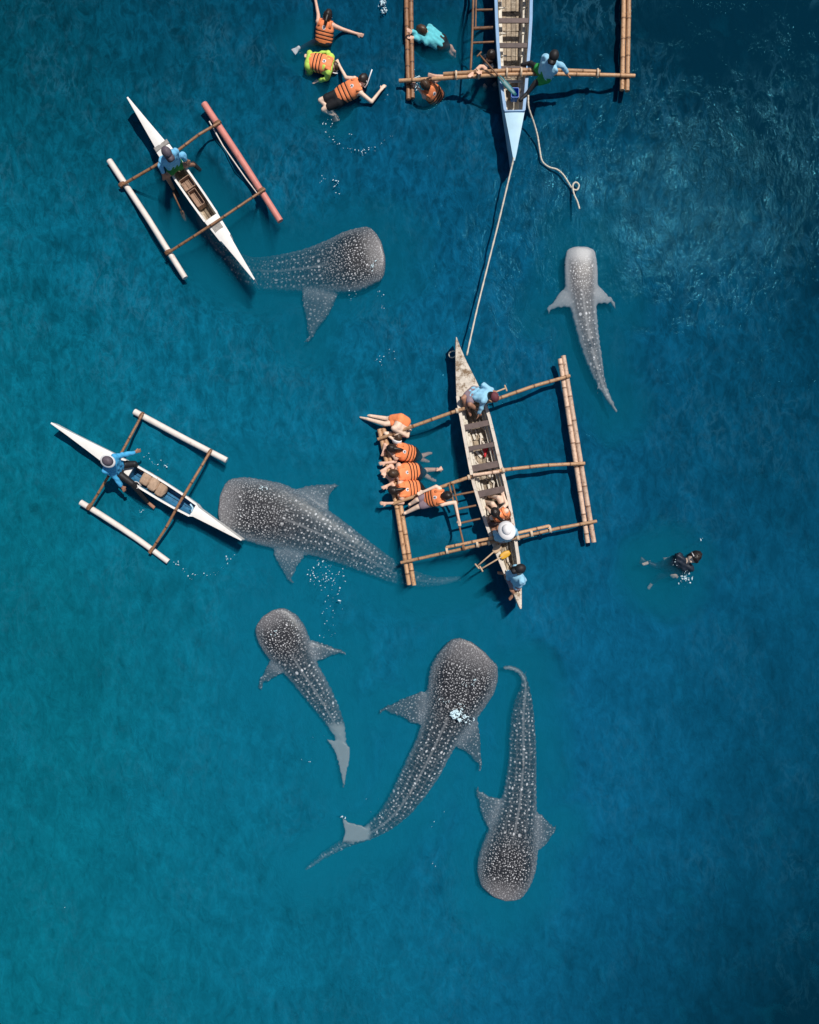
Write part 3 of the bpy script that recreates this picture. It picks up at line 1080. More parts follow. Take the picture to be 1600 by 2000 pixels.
# ---------------- top boat: pale blue
tb = empty('outrigger_boat', W(1004, 100, 0))
tag(tb, 'large pale blue pump boat with bamboo outriggers at the top edge', 'boat', 'outrigger boats')
Zt = zoomed(3.2, 760, 0)
ZT = .50
secs = []
for y, xl, xr, dz in ((-520, 652, 905, 0), (-300, 655, 902, 0), (-100, 659, 897, 0), (0, 662, 895, 0), (120, 666, 893, 0), (280, 674, 884, 0), (420, 684, 873, 0), (560, 701, 862, 0), (690, 720, 849, .0), (780, 737, 832, .02), (880, 756, 812, .05), (960, 770, 797, .08), (1005, 778, 786, .10)):
    l, r = Zt(xl, y), Zt(xr, y)
    secs.append((*l, *r, dz))
L_, R_ = hull(tb, secs, ZT, (0, 8), .08, M['paleblue'], M['inner'], M['paleblue'], gun=M['blueline'], zkeel=-.25, wall=.045)
floor_boards(tb, L_, R_, 1, 7, .10, M['bilge'], 4, .55)
for side, f in (('l', .17), ('r', .83)):        # stringers along the inside
    pts = [L_[i].lerp(R_[i], f) + Vector((0, 0, -.22)) for i in range(0, 9)]
    for a, b in zip(pts, pts[1:]):
        MB().plank(a, b, .07, .03).build('stringer', M['inner'], tb, smooth=False)
for y in (-180, -30, 130, 285, 430):
    xl = np.interp(y, [-520, 0, 420, 690], [652, 662, 684, 720]) + 14
    xr = np.interp(y, [-520, 0, 420, 690], [905, 895, 873, 849]) - 14
    thwart(tb, Zt(xl, y), Zt(xr, y), .105, ZT - .03, M['thwart'])
thwart(tb, Zt(725, 510), Zt(835, 508), .05, ZT - .10, M['inner'])
for y in (50, 210, 350):                       # ribs
    xl = np.interp(y, [-520, 0, 420, 690], [652, 662, 684, 720]) + 22
    xr = np.interp(y, [-520, 0, 420, 690], [905, 895, 873, 849]) - 22
    for q in ((xl, xl + 34), (xr - 34, xr)):
        A, Bq = W(*Zt(q[0], y), .33), W(*Zt(q[1], y), .25)
        MB().plank(A, Bq, .03, .03).build('rib', M['inner'], tb, smooth=False)
MB().plank(W(*Zt(722, 694), ZT + .03), W(*Zt(848, 692), ZT + .03), .03, .03).build('deck_trim', M['blueline'], tb, smooth=False)
# outriggers
zr, zl = .20, .08
culm('outrigger_bamboo', [W(1217, -160, zr), W(1218, 20, zr), W(1215, 176, zr)], .052, M['bamboo'], tb)
culm('outrigger_bamboo', [W(1227, -160, zr), W(1228, 20, zr), W(1225, 178, zr)], .052, M['bamboo'], tb)
culm('outrigger_bamboo', [W(793, -160, zl), W(794, 20, zl), W(798, 194, zl)], .050, M['bamboodark'], tb)
culm('outrigger_bamboo', [W(802, -160, zl), W(803, 20, zl), W(806, 192, zl)], .050, M['bamboodark'], tb)
culm('cross_beam', [W(780, 158, .20), W(866, 153, .40), W(980, 146, .57), W(1060, 144, .55), W(1160, 146, .38), W(1240, 148, .26)], .040, M['bamboo'], tb)
culm('cross_beam', [W(866, 145, .42), W(980, 138, .58), W(1060, 136, .56), W(1172, 140, .38)], .040, M['bamboo'], tb)
for x, y, z in ((891, 147, .45), (990, 142, .575), (1018, 141, .58), (1167, 143, .39), (935, 145, .52)):
    lashing(W(x, y, z), (1, .02, 0), .085, M['tie'], tb, 3)
for x, y, z in ((1217, 148, .24), (1227, 148, .24), (798, 157, .16), (805, 157, .16)):
    lashing(W(x, y, z), (0, 1, 0), .062, M['lash'], tb, 4)
# boarding ladder between hull and beam
pole('ladder_rail', [W(926, -60, .42), W(923, 60, .40), W(919, 150, .48)], .026, M['brownbeam'], tb)
pole('ladder_rail', [W(931, -60, .40), W(929, 58, .38)], .020, M['brownbeam'], tb)
for x0, y0, x1, y1, r in ((928, 20, 963, 19, .026), (925, 56, 963, 54, .035), (922, 84, 965, 82, .024), (930, -15, 963, -16, .026)):
    pole('ladder_rung', [W(x0, y0, .37), W(x1, y1, .40)], r, M['brownbeam'], tb)

# ---------------- middle boat: weathered, with tourists
mbt = empty('outrigger_boat', W(955, 920, 0))
tag(mbt, 'weathered wooden pump boat carrying tourists, with paired bamboo outriggers, mid picture', 'boat', 'outrigger boats')
Zm = zoomed(3.2, 700, 640)
ZM = .42
secs = []
for xl, yl, xr, yr, dz in ((611, 58, 615, 60, .14), (609, 130, 642, 132, .10), (608, 210, 677, 212, .06), (610, 320, 733, 322, .03), (614, 430, 783, 430, 0), (622, 490, 803, 488, 0), (637, 570, 826, 560, 0), (660, 700, 858, 690, 0), (690, 860, 893, 842, 0),
                           (715, 980, 925, 970, 0), (747, 1090, 947, 1070, 0), (790, 1220, 972, 1210, 0), (830, 1330, 990, 1330, 0), (872, 1440, 1006, 1440, 0), (922, 1560, 1017, 1556, .0), (965, 1650, 1021, 1645, .05), (1012, 1758, 1021, 1756, .12)):
    secs.append((*Zm(xl, yl), *Zm(xr, yr), dz))
L_, R_ = hull(mbt, secs, ZM, (4, 14), .05, M['offwhite'], M['inner'], M['deckwood'], gun=M['offwhite'], zkeel=-.25, wall=.05)
floor_boards(mbt, L_, R_, 4, 14, .08, M['bilge'], 4, .66)
for f in (.14, .22, .80, .88):
    pts = [L_[i].lerp(R_[i], f) + Vector((0, 0, -.10 if f in (.14, .88) else -.2)) for i in range(4, 15)]
    for a, b in zip(pts, pts[1:]):
        MB().plank(a, b, .045, .025).build('stringer', M['inner'], mbt, smooth=False)
for a, b, w_ in (((648, 628), (832, 590), .12), ((668, 762), (852, 728), .10), ((700, 884), (888, 848), .14), ((738, 1044), (928, 1004), .14), ((800, 1235), (968, 1215), .10)):
    thwart(mbt, Zm(*a), Zm(*b), w_, ZM - .02, M['thwart'])
for a, b in (((735, 770), (770, 812)), ((700, 790), (720, 830)), ((760, 660), (775, 690)), ((830, 950), (855, 975)), ((715, 660), (730, 700))):   # loose laths on the boards
    MB().plank(W(*Zm(*a), .115), W(*Zm(*b), .115), .05, .02).build('lath', M['inner'], mbt, smooth=False)
for _ in range(34):       # more loose laths and splinters lying on the boards
    i = random.choice([5, 6, 6, 7, 7, 8, 8, 9, 9, 10, 12, 13])
    f, g_ = random.uniform(.25, .75), random.random()
    p = L_[i].lerp(R_[i], f).lerp(L_[i + 1].lerp(R_[i + 1], f), g_)
    q = random.uniform(-.5, .5) + 1.35
    dv = Vector((math.cos(q + math.pi), math.sin(q), 0)) * random.uniform(.03, .10)
    p.z = .112 + random.uniform(0, .03)
    MB().plank(p - dv, p + dv, random.uniform(.018, .05), .014).build('lath', M['offwhite'] if random.random() < .6 else M['inner'], mbt, smooth=False)
zr = .21
culm('outrigger_bamboo', [W(1100, 695, zr), W(1130, 877, zr), W(1160, 1059, zr)], .056, M['bamboopale'], mbt, spacing=.46)
culm('outrigger_bamboo', [W(1094, 701, zr - .01), W(1121, 880, zr - .01), W(1148, 1060, zr - .01)], .054, M['bamboopale'], mbt, spacing=.46)
zl = .08
culm('outrigger_bamboo', [W(741, 838, zl), W(775, 990, zl), W(799, 1142, zl)], .050, M['bamboo'], mbt)
culm('outrigger_bamboo', [W(749, 836, zl), W(783, 988, zl), W(809, 1143, zl)], .050, M['bamboo'], mbt)
b1 = [W(1113, 734, .29), W(1040, 755, .42), W(966, 781, .50), W(893, 802, .50), W(800, 835, .30), W(738, 858, .17)]
b2 = [W(1142, 905, .29), W(1062, 909, .42), W(983, 918, .50), W(916, 932, .50), W(845, 957, .32), W(768, 984, .17)]
b3 = [W(1165, 1018, .29), W(1090, 1032, .42), W(1012, 1050, .50), W(955, 1060, .50), W(860, 1082, .30), W(783, 1099, .17)]
culm('cross_beam', b1, .038, M['bamboo'], mbt)
culm('cross_beam', b2, .038, M['bamboo'], mbt)
culm('cross_beam', b3, .036, M['bamboo'], mbt)
culm('cross_beam', [W(1073, 1027, .46), W(1012, 1041, .56), W(955, 1052, .56), W(872, 1069, .37)], .034, M['bamboo'], mbt)
culm('cross_beam', [W(975, 921, .58), W(924, 928, .57)], .036, M['bamboopale'], mbt)
for x, y, z, m_ in ((873, 1075, .34, 'tie'), (932, 1062, .47, 'tie'), (1038, 1041, .50, 'tie'), (1074, 1033, .44, 'tie'), (905, 1068, .42, 'lash')):
    lashing(W(x, y, z), (1, .2, 0), .075, M[m_], mbt, 4)
for x, y in ((1107, 736), (1100, 738), (1136, 906), (1126, 907), (1158, 1019), (1147, 1022)):
    lashing(W(x, y, .245), (.15, -1, 0), .07, M['tie'], mbt, 4)
for x, y in ((790, 1097), (800, 1095), (745, 856), (752, 853)):
    lashing(W(x, y, .12), (.15, -1, 0), .062, M['lash'], mbt, 4)
for p in (b1[3], b2[3], b3[3], b1[2], b2[2], b3[2]):
    lashing(p, (1, .3, 0), .05, M['tie'], mbt, 4)
pole('ladder_rail', [W(877, 945, .46), W(892, 1005, .42), W(907, 1068, .40)], .022, M['brownbeam'], mbt)
pole('ladder_rail', [W(884, 944, .46), W(894, 985, .42)], .020, M['brownbeam'], mbt)
for x0, y0, x1, y1 in ((886, 968, 926, 960), (892, 995, 930, 987), (898, 1022, 938, 1013)):
    pole('ladder_rung', [W(x0, y0, .42), W(x1, y1, .42)], .024, M['brownbeam'], mbt)


# ---------------- two small canoes
def canoe(label, A, Bp, half, cock, ztop, m_in, gun, floor):
    root = empty('outrigger_canoe', W((A[0] + Bp[0]) / 2, (A[1] + Bp[1]) / 2, 0))
    tag(root, label, 'canoe', 'small white outrigger canoes')
    A, Bp = np.array(A, float), np.array(Bp, float)
    d = (Bp - A) / np.linalg.norm(Bp - A)
    nrm = np.array([d[1], -d[0]])
    secs = []
    for t, h, dz in half:
        c = A + (Bp - A) * t
        l, r = c + nrm * h, c - nrm * h
        secs.append((*l, *r, dz))
    L_, R_ = hull(root, secs, ztop, cock, floor, M['white'], m_in, M['white'], gun=gun, zkeel=-.18, wall=.025, camber=.05)
    return root, L_, R_


def on(A, Bp, t, s):
    """Point at fraction t along a canoe axis, s px to its left."""
    A, Bp = np.array(A, float), np.array(Bp, float)
    d = (Bp - A) / np.linalg.norm(Bp - A)
    nrm = np.array([d[1], -d[0]])
    return tuple(A + (Bp - A) * t + nrm * s)


c1A, c1B = (249, 190), (497, 546)
half1 = [(0, 1.5, .16), (.08, 4.5, .11), (.18, 8.5, .05), (.265, 12, .02), (.275, 15, 0), (.36, 16, 0), (.45, 16.5, 0), (.55, 16.5, 0), (.66, 15.5, 0), (.77, 12.5, 0), (.775, 10, .0), (.86, 6.5, .04), (.94, 3.8, .09), (1.0, 1.4, .14)]
c1, L_, R_ = canoe('white canoe with one salmon pink float and one white float', c1A, c1B, half1, (5, 8), .34, M['inner'], M['white'], .08)
floor_boards(c1, L_, R_, 5, 8, .10, M['bilge'], 3, .7)
Z1 = zoomed(4, 180, 170)


def slab(name, c, m, parent, lx, ly, z0, z1, d):
    """Block with bevelled edges: centre px, half sizes m along/across the direction d (px)."""
    dv = Vector((d[0], -d[1], 0)).normalized()
    nv = Vector((-dv.y, dv.x, 0))
    p = W(*c, (z0 + z1) / 2)
    mb = MB()
    b = .012
    h = (z1 - z0) / 2
    R = []
    for zz, ins in ((-h, b), (-h + b, 0), (h - b, 0), (h, b)):
        R.append([p + dv * (lx - ins) * a + nv * (ly - ins) * c_ + Vector((0, 0, zz)) for a, c_ in ((-1, -1), (1, -1), (1, 1), (-1, 1))])
    return mb.rings(R).build(name, m, parent, smooth=False)


d1 = (c1B[0] - c1A[0], c1B[1] - c1A[1])
d2 = (472 - 101, 1055 - 826)
slab('end_block', Z1(545, 462), M['greyblock'], c1, .05, .17, .30, .38, d1)
slab('stern_plate', Z1(978, 1092), M['greyblock'], c1, .09, .11, .33, .362, d1)
culm('float', [W(214, 314, .10), W(290, 428, .12), W(362, 543, .09)], .066, M['pipe'], c1, joints=False)
culm('float', [W(399, 203, .20), W(474, 316, .22), W(548, 432, .18)], .073, M['pink'], c1, joints=False)
pole('edge_strip', [W(409, 237, .16), W(436, 285, .14), W(480, 348, .14), W(506, 382, .17)], .014, M['pipe'], c1)
for c_, r_ in (((214, 314), .066), ((362, 543), .066)):
    pass
culm('cross_beam', [W(236, 363, .19), W(300, 326, .36), W(345, 296, .40), (W(390, 262, .36)), W(430, 239, .30)], .030, M['bamboodark'], c1)
culm('cross_beam', [W(325, 496, .18), W(380, 461, .34), W(415, 438, .40), W(460, 408, .36), W(518, 369, .29)], .028, M['bamboodark'], c1)
for x, y, z, r in ((239, 361, .15, .078), (329, 493, .15, .078), (425, 242, .24, .086), (511, 373, .24, .086)):
    lashing(W(x, y, z), (.55, -.8, 0), r, M['lash'], c1, 4)

c2A, c2B = (100, 826), (472, 1055)
half2 = [(0, 1.5, .16), (.09, 4.5, .11), (.19, 8.5, .05), (.28, 12.5, .02), (.36, 15, 0), (.42, 17, 0), (.50, 18, 0), (.58, 18, 0), (.66, 17, 0), (.745, 14, 0), (.76, 10.5, .0), (.85, 7, .04), (.94, 3.8, .09), (1.0, 1.4, .14)]
c2, L_, R_ = canoe('white canoe with blue interior and two white floats', c2A, c2B, half2, (5, 9), .34, M['blueint'], M['white'], .06)
Z2 = zoomed(3.8095, 80, 780)
floor_boards(c2, L_, R_, 5, 9, .08, M['blueint'], 3, .6)
culm('float', [W(263, 804, .12), W(352, 852, .14), W(443, 899, .11)], .068, M['pipe'], c2, joints=False)
culm('float', [W(158, 981, .10), W(215, 1016, .12), W(275, 1057, .12), W(329, 1097, .09)], .064, M['pipe'], c2, joints=False)
culm('cross_beam', [W(279, 808, .22), W(248, 865, .36), W(228, 902, .40), W(205, 942, .36), W(173, 995, .20)], .028, M['bamboodark'], c2)
culm('cross_beam', [W(412, 880, .22), W(382, 930, .38), W(352, 980, .42), W(325, 1030, .34), W(293, 1080, .20)], .030, M['bamboodark'], c2)
for x, y, r in ((277, 812, .08), (410, 884, .08), (175, 990, .076), (296, 1075, .076)):
    lashing(W(x, y, .16), (.83, -.5, 0), r, M['lash'], c2, 4)
pole('bow_cleat', [W(372, 985, .38), W(377, 992, .40), W(374, 999, .38)], .02, M['paleblue'], c2)


# cargo in the canoes (each a thing of its own)
def crate(name, label, cat, c, d, lx, ly, z0, z1, m, slats=3, group=None):
    root = empty(name, W(*c, z0))
    tag(root, label, cat, group)
    dv = Vector((d[0], -d[1], 0)).normalized()
    nv = Vector((-dv.y, dv.x, 0))
    p = W(*c, z0)
    for s in (-1, 1):
        MB().plank(p + nv * ly * s - dv * lx + Vector((0, 0, (z1 - z0) / 2)), p + nv * ly * s + dv * lx + Vector((0, 0, (z1 - z0) / 2)), .016, z1 - z0).build('side_board', m, root, smooth=False)
        MB().plank(p + dv * lx * s - nv * (ly - .01) + Vector((0, 0, (z1 - z0) / 2)), p + dv * lx * s + nv * (ly - .01) + Vector((0, 0, (z1 - z0) / 2)), .016, z1 - z0 - .006).build('end_board', m, root, smooth=False)
    for k in range(slats):
        f = (k + .5) / slats * 2 - 1
        MB().plank(p + nv * ly * f * .96 - dv * (lx - .012) + Vector((0, 0, .05)), p + nv * ly * f * .96 + dv * (lx - .012) + Vector((0, 0, .05)), ly * 2 / slats * .86, .02).build('slat', m, root, smooth=False)
    return root


crate('bait_crate', 'square brown wooden crate just in front of the paddler in green shorts', 'crate', Z1(762, 775), d1, .13, .125, .16, .33, M['crate'], 3)
crate('bait_crate', 'long narrow brown wooden crate in the canoe with the pink float', 'crate', Z1(832, 888), d1, .19, .085, .14, .31, M['crate'], 2)


def sack(label, c, d, lx, ly, z0, h, m, name='bait_sack', group='tan bait sacks in the canoe with blue interior'):
    dv = Vector((d[0], -d[1], 0)).normalized()
    nv = Vector((-dv.y, dv.x, 0))
    p = W(*c, z0 + h / 2)
    R = []
    for i in range(9):
        q = -1 + 2 * i / 8
        k = (1 - abs(q) ** 5) ** .4 + .05
        row = []
        for j in range(16):
            a = 2 * math.pi * j / 16
            ca, sa = math.cos(a), math.sin(a)
            row.append(p + dv * lx * q + nv * ly * k * math.copysign(abs(ca) ** .4, ca) + Vector((0, 0, h / 2 * k * math.copysign(abs(sa) ** .5, sa) + .016 * math.sin(i * 2.1 + j * 1.7) + .010 * random.uniform(-1, 1))))
        R.append(row)
    o = MB().rings(R).build(name, m, None)
    tag(o, label, 'sack', group)
    return o


sack('small tan sack nearest the paddler, in the canoe with blue interior', Z2(790, 588), d2, .115, .145, .12, .22, M['sack'])
sack('tan sack between the small sack and the bow sack, in the blue canoe', Z2(848, 628), d2, .11, .155, .12, .24, M['sack'])
sack('tan sack closest to the bow end of the blue canoe interior', Z2(902, 672), d2, .11, .15, .12, .20, M['sack'])


def bucket(label, c, r, z0, z1, m, cat='bucket'):
    root = empty('bucket', W(*c, z0))
    tag(root, label, cat)
    p = W(*c, 0)
    prof = [(r * .82, z0), (r, z1), (r * 1.05, z1), (r * 1.05, z1 + .012), (r * .94, z1 + .012), (r * .78, z0 + .02)]
    R = [[Vector((p.x + a * math.cos(q), p.y + a * math.sin(q), z)) for q in (2 * math.pi * k / 20 for k in range(20))] for a, z in prof]
    MB().rings(R).build('body', m, root, auto=35)
    pts = [Vector((p.x + r * 1.04 * math.cos(q), p.y + r * .6 * math.sin(q), z1 + .02)) for q in (math.pi * k / 10 for k in range(11))]
    MB().tube(pts, .006, 6).build('handle', M['black'], root)
    return root


bucket('white plastic tub wedged beside the tan sacks', Z2(752, 642), .075, .16, .36, M['whitecloth'], 'tub')
def open_box(name, label, c, d, lx, ly, z0, z1, m, cat):
    dv = Vector((d[0], -d[1], 0)).normalized()
    nv = Vector((-dv.y, dv.x, 0))
    p = W(*c, 0)
    R = []
    for k, z in ((.88, z0), (1, z1), (1.05, z1), (1.05, z1 + .012), (.93, z1 + .012), (.84, z0 + .02)):
        R.append([Vector((p.x, p.y, z)) + dv * lx * k * a + nv * ly * k * b for a, b in ((-1, -.8), (-.8, -1), (.8, -1), (1, -.8), (1, .8), (.8, 1), (-.8, 1), (-1, .8))])
    o = MB().rings(R).build(name, m, None, auto=35)
    tag(o, label, cat)
    return o


open_box('plastic_tub', 'blue plastic tub in the bow of the pale blue boat', Zt(771, 645), (0, 1), .10, .078, .20, .40, M['bluebucket'], 'tub')


# ------------------------------------------------------------------ paddles, ropes, flippers
def paddle(label, a, b, za, zb, blade, m_blade, m_shaft, tee=True, blade_w=.075, r=.016):
    """Shaft from the grip a to the blade end b; blade length in metres."""
    A, Bp = W(*a, za), W(*b, zb)
    root = empty('paddle', A)
    tag(root, label, 'paddle')
    t = (Bp - A).normalized()
    s = t.cross(Vector((0, 0, 1))).normalized()
    u = s.cross(t)
    MB().tube([A, A.lerp(Bp, .5), Bp - t * blade * .7], [r, r, r * .9], 10).build('shaft', m_shaft, root)
    if tee:
        MB().capsule(A - s * .055, A + s * .055, r * 1.1, r * 1.1, 10).build('grip', m_shaft, root)
    if blade > 0:
        R = []
        for i in range(9):
            f = i / 8
            w_ = blade_w * math.sin(math.pi * min(1, .12 + .80 * f)) ** .5
            c = Bp - t * blade * (1 - f)
            R.append([c + s * w_ * math.cos(q) + u * .012 * math.sin(q) for q in (2 * math.pi * k / 10 for k in range(10))])
        MB().rings(R).build('blade', m_blade, root)
    return root


paddle('yellow bladed paddle lying across the stern of the weathered boat', (940, 1111), (996, 1078), .50, .47, .23, M['yellow'], M['shaft'])
paddle('pale wooden paddle beside the yellow one, grip over the water', (932, 1106), (978, 1066), .52, .50, .20, M['shaft'], M['shaft'])
paddle('wooden paddle with white grip held beside the man in the maroon cap', (988, 758), (905, 790), .62, .50, .3, M['shaft'], M['shaft'])
paddle('dark teal paddle lying across the bamboo beam and bow of the blue boat', (936, 106), (1008, 186), .74, .56, .52, M['tealpaint'], M['brownbeam'], blade_w=.058)
paddle('thin brown pole-like paddle trailing in the water beside the pink-float canoe', (338, 376), (364, 432), .28, -.25, .25, M['brownbeam'], M['brownbeam'], tee=False, blade_w=.05)


def rope(name, label, pts, r, cat='rope'):
    """Smooth rope through control points, with a slight lay."""
    P = [Vector(p) for p in pts]
    out = []
    for i in range(len(P) - 1):
        p0, p1, p2, p3 = P[max(i - 1, 0)], P[i], P[i + 1], P[min(i + 2, len(P) - 1)]
        for k in range(8):
            t = k / 8
            out.append(.5 * ((2 * p1) + (p2 - p0) * t + (2 * p0 - 5 * p1 + 4 * p2 - p3) * t * t + (3 * p1 - p0 - 3 * p2 + p3) * t ** 3))
    out.append(P[-1])
    rr = [r * (1 + .18 * math.sin(i * 2.6)) for i in range(len(out))]
    o = MB().tube(out, rr, 8).build(name, M['rope'])
    tag(o, label, cat)
    return o


rope('tow_rope', 'taut pale tow rope between the blue bow and the weathered bow', [W(1004, 308, .60), W(994, 350, .50), W(975, 430, .40), W(952, 522, .36), (W(930, 612, .42)), W(912, 694, .47)], .018)
rope('loose_rope', 'slack pale rope trailing from the blue bow and curling in a loop', [W(1032, 186, .52), W(1033, 210, .45), W(1043, 240, .25), W(1050, 265, .14), W(1054, 290, .09), W(1059, 314, .085), W(1072, 326, .08), W(1088, 331, .08), W(1100, 341, .08), W(1110, 356, .08), W(1118, 368, .085), W(1127, 371, .09), W(1131, 362, .10), W(1125, 356, .11), W(1119, 362, .11), W(1121, 378, .09), W(1128, 394, .08), W(1132, 408, .07)], .018)
rope('mooring_loop', 'small ring of rope hanging off the weathered bow', [W(893, 687, .42), W(884, 686, .30), W(877, 691, .2), W(880, 698, .2), W(888, 697, .3), W(893, 692, .40)], .013)


def flipper(name, label, a, b, z, m, w=.09, group=None):
    """Rubber swim fin from heel a to blade tip b."""
    A, Bp = W(*a, z), W(*b, z)
    t = (Bp - A).normalized()
    s = t.cross(Vector((0, 0, 1))).normalized()
    Ln = (Bp - A).length
    R = []
    for f, ww, h in ((0, .35, .035), (.08, .5, .045), (.3, .5, .045), (.42, .6, .022), (.7, .85, .012), (.97, 1, .009), (1, .9, .006)):
        R.append([A + t * Ln * f + s * w * ww * math.cos(q) + Vector((0, 0, h * math.sin(q))) for q in (2 * math.pi * k / 12 for k in range(12))])
    o = MB().rings(R).build(name, m)
    tag(o, label, 'flipper', group)
    return o


flipper('swim_fin', 'red rubber swim fin on the boards, nearer the mid thwart of the weathered boat', (947, 893), (949, 872), .14, M['red'], .055, 'red swim fins in the weathered boat')
flipper('swim_fin', 'red rubber swim fin against the outer gunwale of the weathered boat', (962, 888), (963, 868), .16, M['red'], .055, 'red swim fins in the weathered boat')


# ------------------------------------------------------------------ people
def unit(v, d=Vector((0, 0, 1))):
    return v.normalized() if v.length > 1e-6 else d


def add_hand(mb, wrist, d, side, k=1.0, curl=.4):
    """Palm, four fingers of unequal length and a thumb leaving the side of the palm."""
    d = unit(d)
    side = unit(side - d * side.dot(d), d.orthogonal().normalized())
    nrm = side.cross(d)
    for s in (-.022, 0, .022):
        mb.capsule(wrist + side * s * .7 * k, wrist + d * .075 * k + side * s * k, .019 * k, .016 * k, 8, 2)
    for i, (s, ln) in enumerate(((-.032, .062), (-.011, .075), (.011, .080), (.032, .070))):
        a = wrist + d * .082 * k + side * s * k
        b = a + (d + side * s * 3 - nrm * curl * .5).normalized() * ln * .5 * k
        c = b + (d + side * s * 2 - nrm * curl * 1.3).normalized() * ln * .5 * k
        mb.capsule(a, b, .0105 * k, .010 * k, 8, 2)
        mb.capsule(b, c, .010 * k, .0085 * k, 8, 2)
    a = wrist + d * .025 * k - side * .026 * k
    b = a + (d * .7 - side * .8).normalized() * .038 * k
    mb.capsule(a, b, .013 * k, .011 * k, 8, 2)
    mb.capsule(b, b + (d - side * .35).normalized() * .032 * k, .011 * k, .009 * k, 8, 2)


def person(label, head, neck, pelvis, arms, legs, front=(0, 0, -1), skin='skin1', shirt=None, sleeves='long', pants=None, pantlen='short', vest=False, hair='hairdark', cap=None, brim=False, tail=False, shoes=None, gloves=None,
           mask=None, snorkel=False, group=None, face=None, build=1.0, leggings=None, brim_m=None, brim_k=1.75, mask_k=1.0, head_k=1.0):
    hd, nk, pv = W(*head), W(*neck), W(*pelvis)
    root = empty('person', Vector((pv.x, pv.y, pv.z)))
    tag(root, label, 'person', group)
    fr = Vector((front[0], -front[1], front[2]))
    sp = unit(nk - pv)
    fr = unit(fr - sp * fr.dot(sp), sp.orthogonal())
    rt = fr.cross(sp).normalized()
    bk = -fr
    k = build
    sh = [nk - sp * .04 - rt * .165 * k, nk - sp * .04 + rt * .165 * k]       # left, right
    hp = [pv - rt * .085 * k, pv + rt * .085 * k]
    torso = []
    for s in (-1, 0, 1):
        torso.append((nk - sp * .11 + rt * s * .085 * k, pv + sp * .02 + rt * s * .065 * k, .098 * k, .098 * k))
    torso.append((sh[0], sh[1], .060 * k, .060 * k))
    torso.append((hp[0], hp[1], .098 * k, .098 * k))
    upper, fore, thigh, shin = [], [], [], []
    hands = []
    for i, (e, h) in enumerate(arms):
        E, Hd = W(*e), W(*h)
        upper.append((sh[i], E, .050 * k, .041 * k)); fore.append((E, Hd, .040 * k, .029 * k))
        hands.append((Hd, Hd - E))
    feet = []
    for i, (kn, ft) in enumerate(legs):
        K, Ft = W(*kn), W(*ft)
        thigh.append((hp[i], K, .084 * k, .056 * k)); shin.append((K, Ft, .055 * k, .036 * k))
        fd = unit(unit(Ft - K) * .55 + fr * .6)
        feet.append((Ft - fd * .04, Ft + fd * .15, .037 * k, .026 * k))
    body = MB()
    for p in torso + upper + fore + thigh + shin:
        body.capsule(*p)
    for p in feet:
        body.capsule(*p)
        # broaden the forefoot and add toes
        d = unit(p[1] - p[0])
        s = d.cross(rt.cross(d)).normalized() if abs(d.dot(rt)) < .95 else bk
        s = rt
        for q in (-.026, .0, .024):
            body.capsule(p[0].lerp(p[1], .45) + s * q * .7, p[1] + s * q + d * .01, .024, .016, 8, 2)
    for i, (hp_, d) in enumerate(hands):
        add_hand(body, hp_, d, rt if abs(unit(d).dot(rt)) < .8 else sp, 1.0 * k)
    # head
    up = unit(hd - nk)
    ff = Vector((face[0], -face[1], face[2])) if face is not None else fr
    ff = unit(ff - up * ff.dot(up), fr)
    hr = ff.cross(up).normalized()
    body.capsule(nk - sp * .05, hd - up * .05, .058 * k, .052 * k)
    hr, ff, up = hr * head_k, ff * head_k, up * head_k
    body.ellipsoid(hd, [hr * .077, ff * .095, up * .115])
    body.capsule(hd + ff * .045 - up * .062, hd + ff * .075 - up * .068, .042, .030)          # jaw
    body.capsule(hd + ff * .088 + up * .005, hd + ff * .108 - up * .022, .010, .015, 8, 2)     # nose
    body.capsule(hd + ff * .088 - hr * .018 - up * .052, hd + ff * .088 + hr * .018 - up * .052, .010, .010, 8, 2)   # lips
    for s in (-1, 1):
        body.capsule(hd + hr * .077 * s + up * .018, hd + hr * .080 * s - up * .022, .013, .011, 8, 2)    # ears
    bo = body.remesh('body', M[skin], root, .0125, 3)
    for s in (-1, 1):
        c = hd + ff * .086 + hr * .031 * s + up * .012
        MB().ellipsoid(c, [hr * .013, ff * .010, up * .009], 8, 6).build('eye', M['eye'], bo)
    # clothes
    def cloth(name, prims, m, infl, vox=.018):
        mb = MB()
        for a, b, ra, rb in prims:
            mb.capsule(a, b, ra + infl, rb + infl)
        return mb.remesh(name, M[m], root, vox, 3)

    def cut(p, f, infl=0):
        a, b, ra, rb = p
        return (a, a.lerp(b, f), ra + infl, ra + (rb - ra) * f + infl)
    if shirt:
        pr = list(torso[:4])
        pr += upper if sleeves == 'long' else [cut(p, .62, .008) for p in upper]
        if sleeves == 'long':
            pr += [cut(p, .9) for p in fore]
        so_ = cloth('shirt', pr, shirt, .014)
        # rumple the fabric
        for v in so_.data.vertices:
            q = v.co
            v.co += v.normal * (.012 * math.sin(q.x * 31 + q.y * 17 + 2 * math.sin(q.z * 19)) * math.sin(q.y * 37 - q.z * 23))
    if pants:
        pr = [torso[4]] + [(a.lerp(b, .72), b, ra, rb) for a, b, ra, rb in torso[:3]]
        if pantlen == 'short':
            pr += [cut(p, .62, .012) for p in thigh]
        else:
            pr += thigh + [cut(p, .93) for p in shin]
        cloth('shorts' if pantlen == 'short' else 'trousers', pr, pants, .012)
    if leggings:
        cloth('leggings', thigh + [cut(p, .95) for p in shin], leggings, .006)
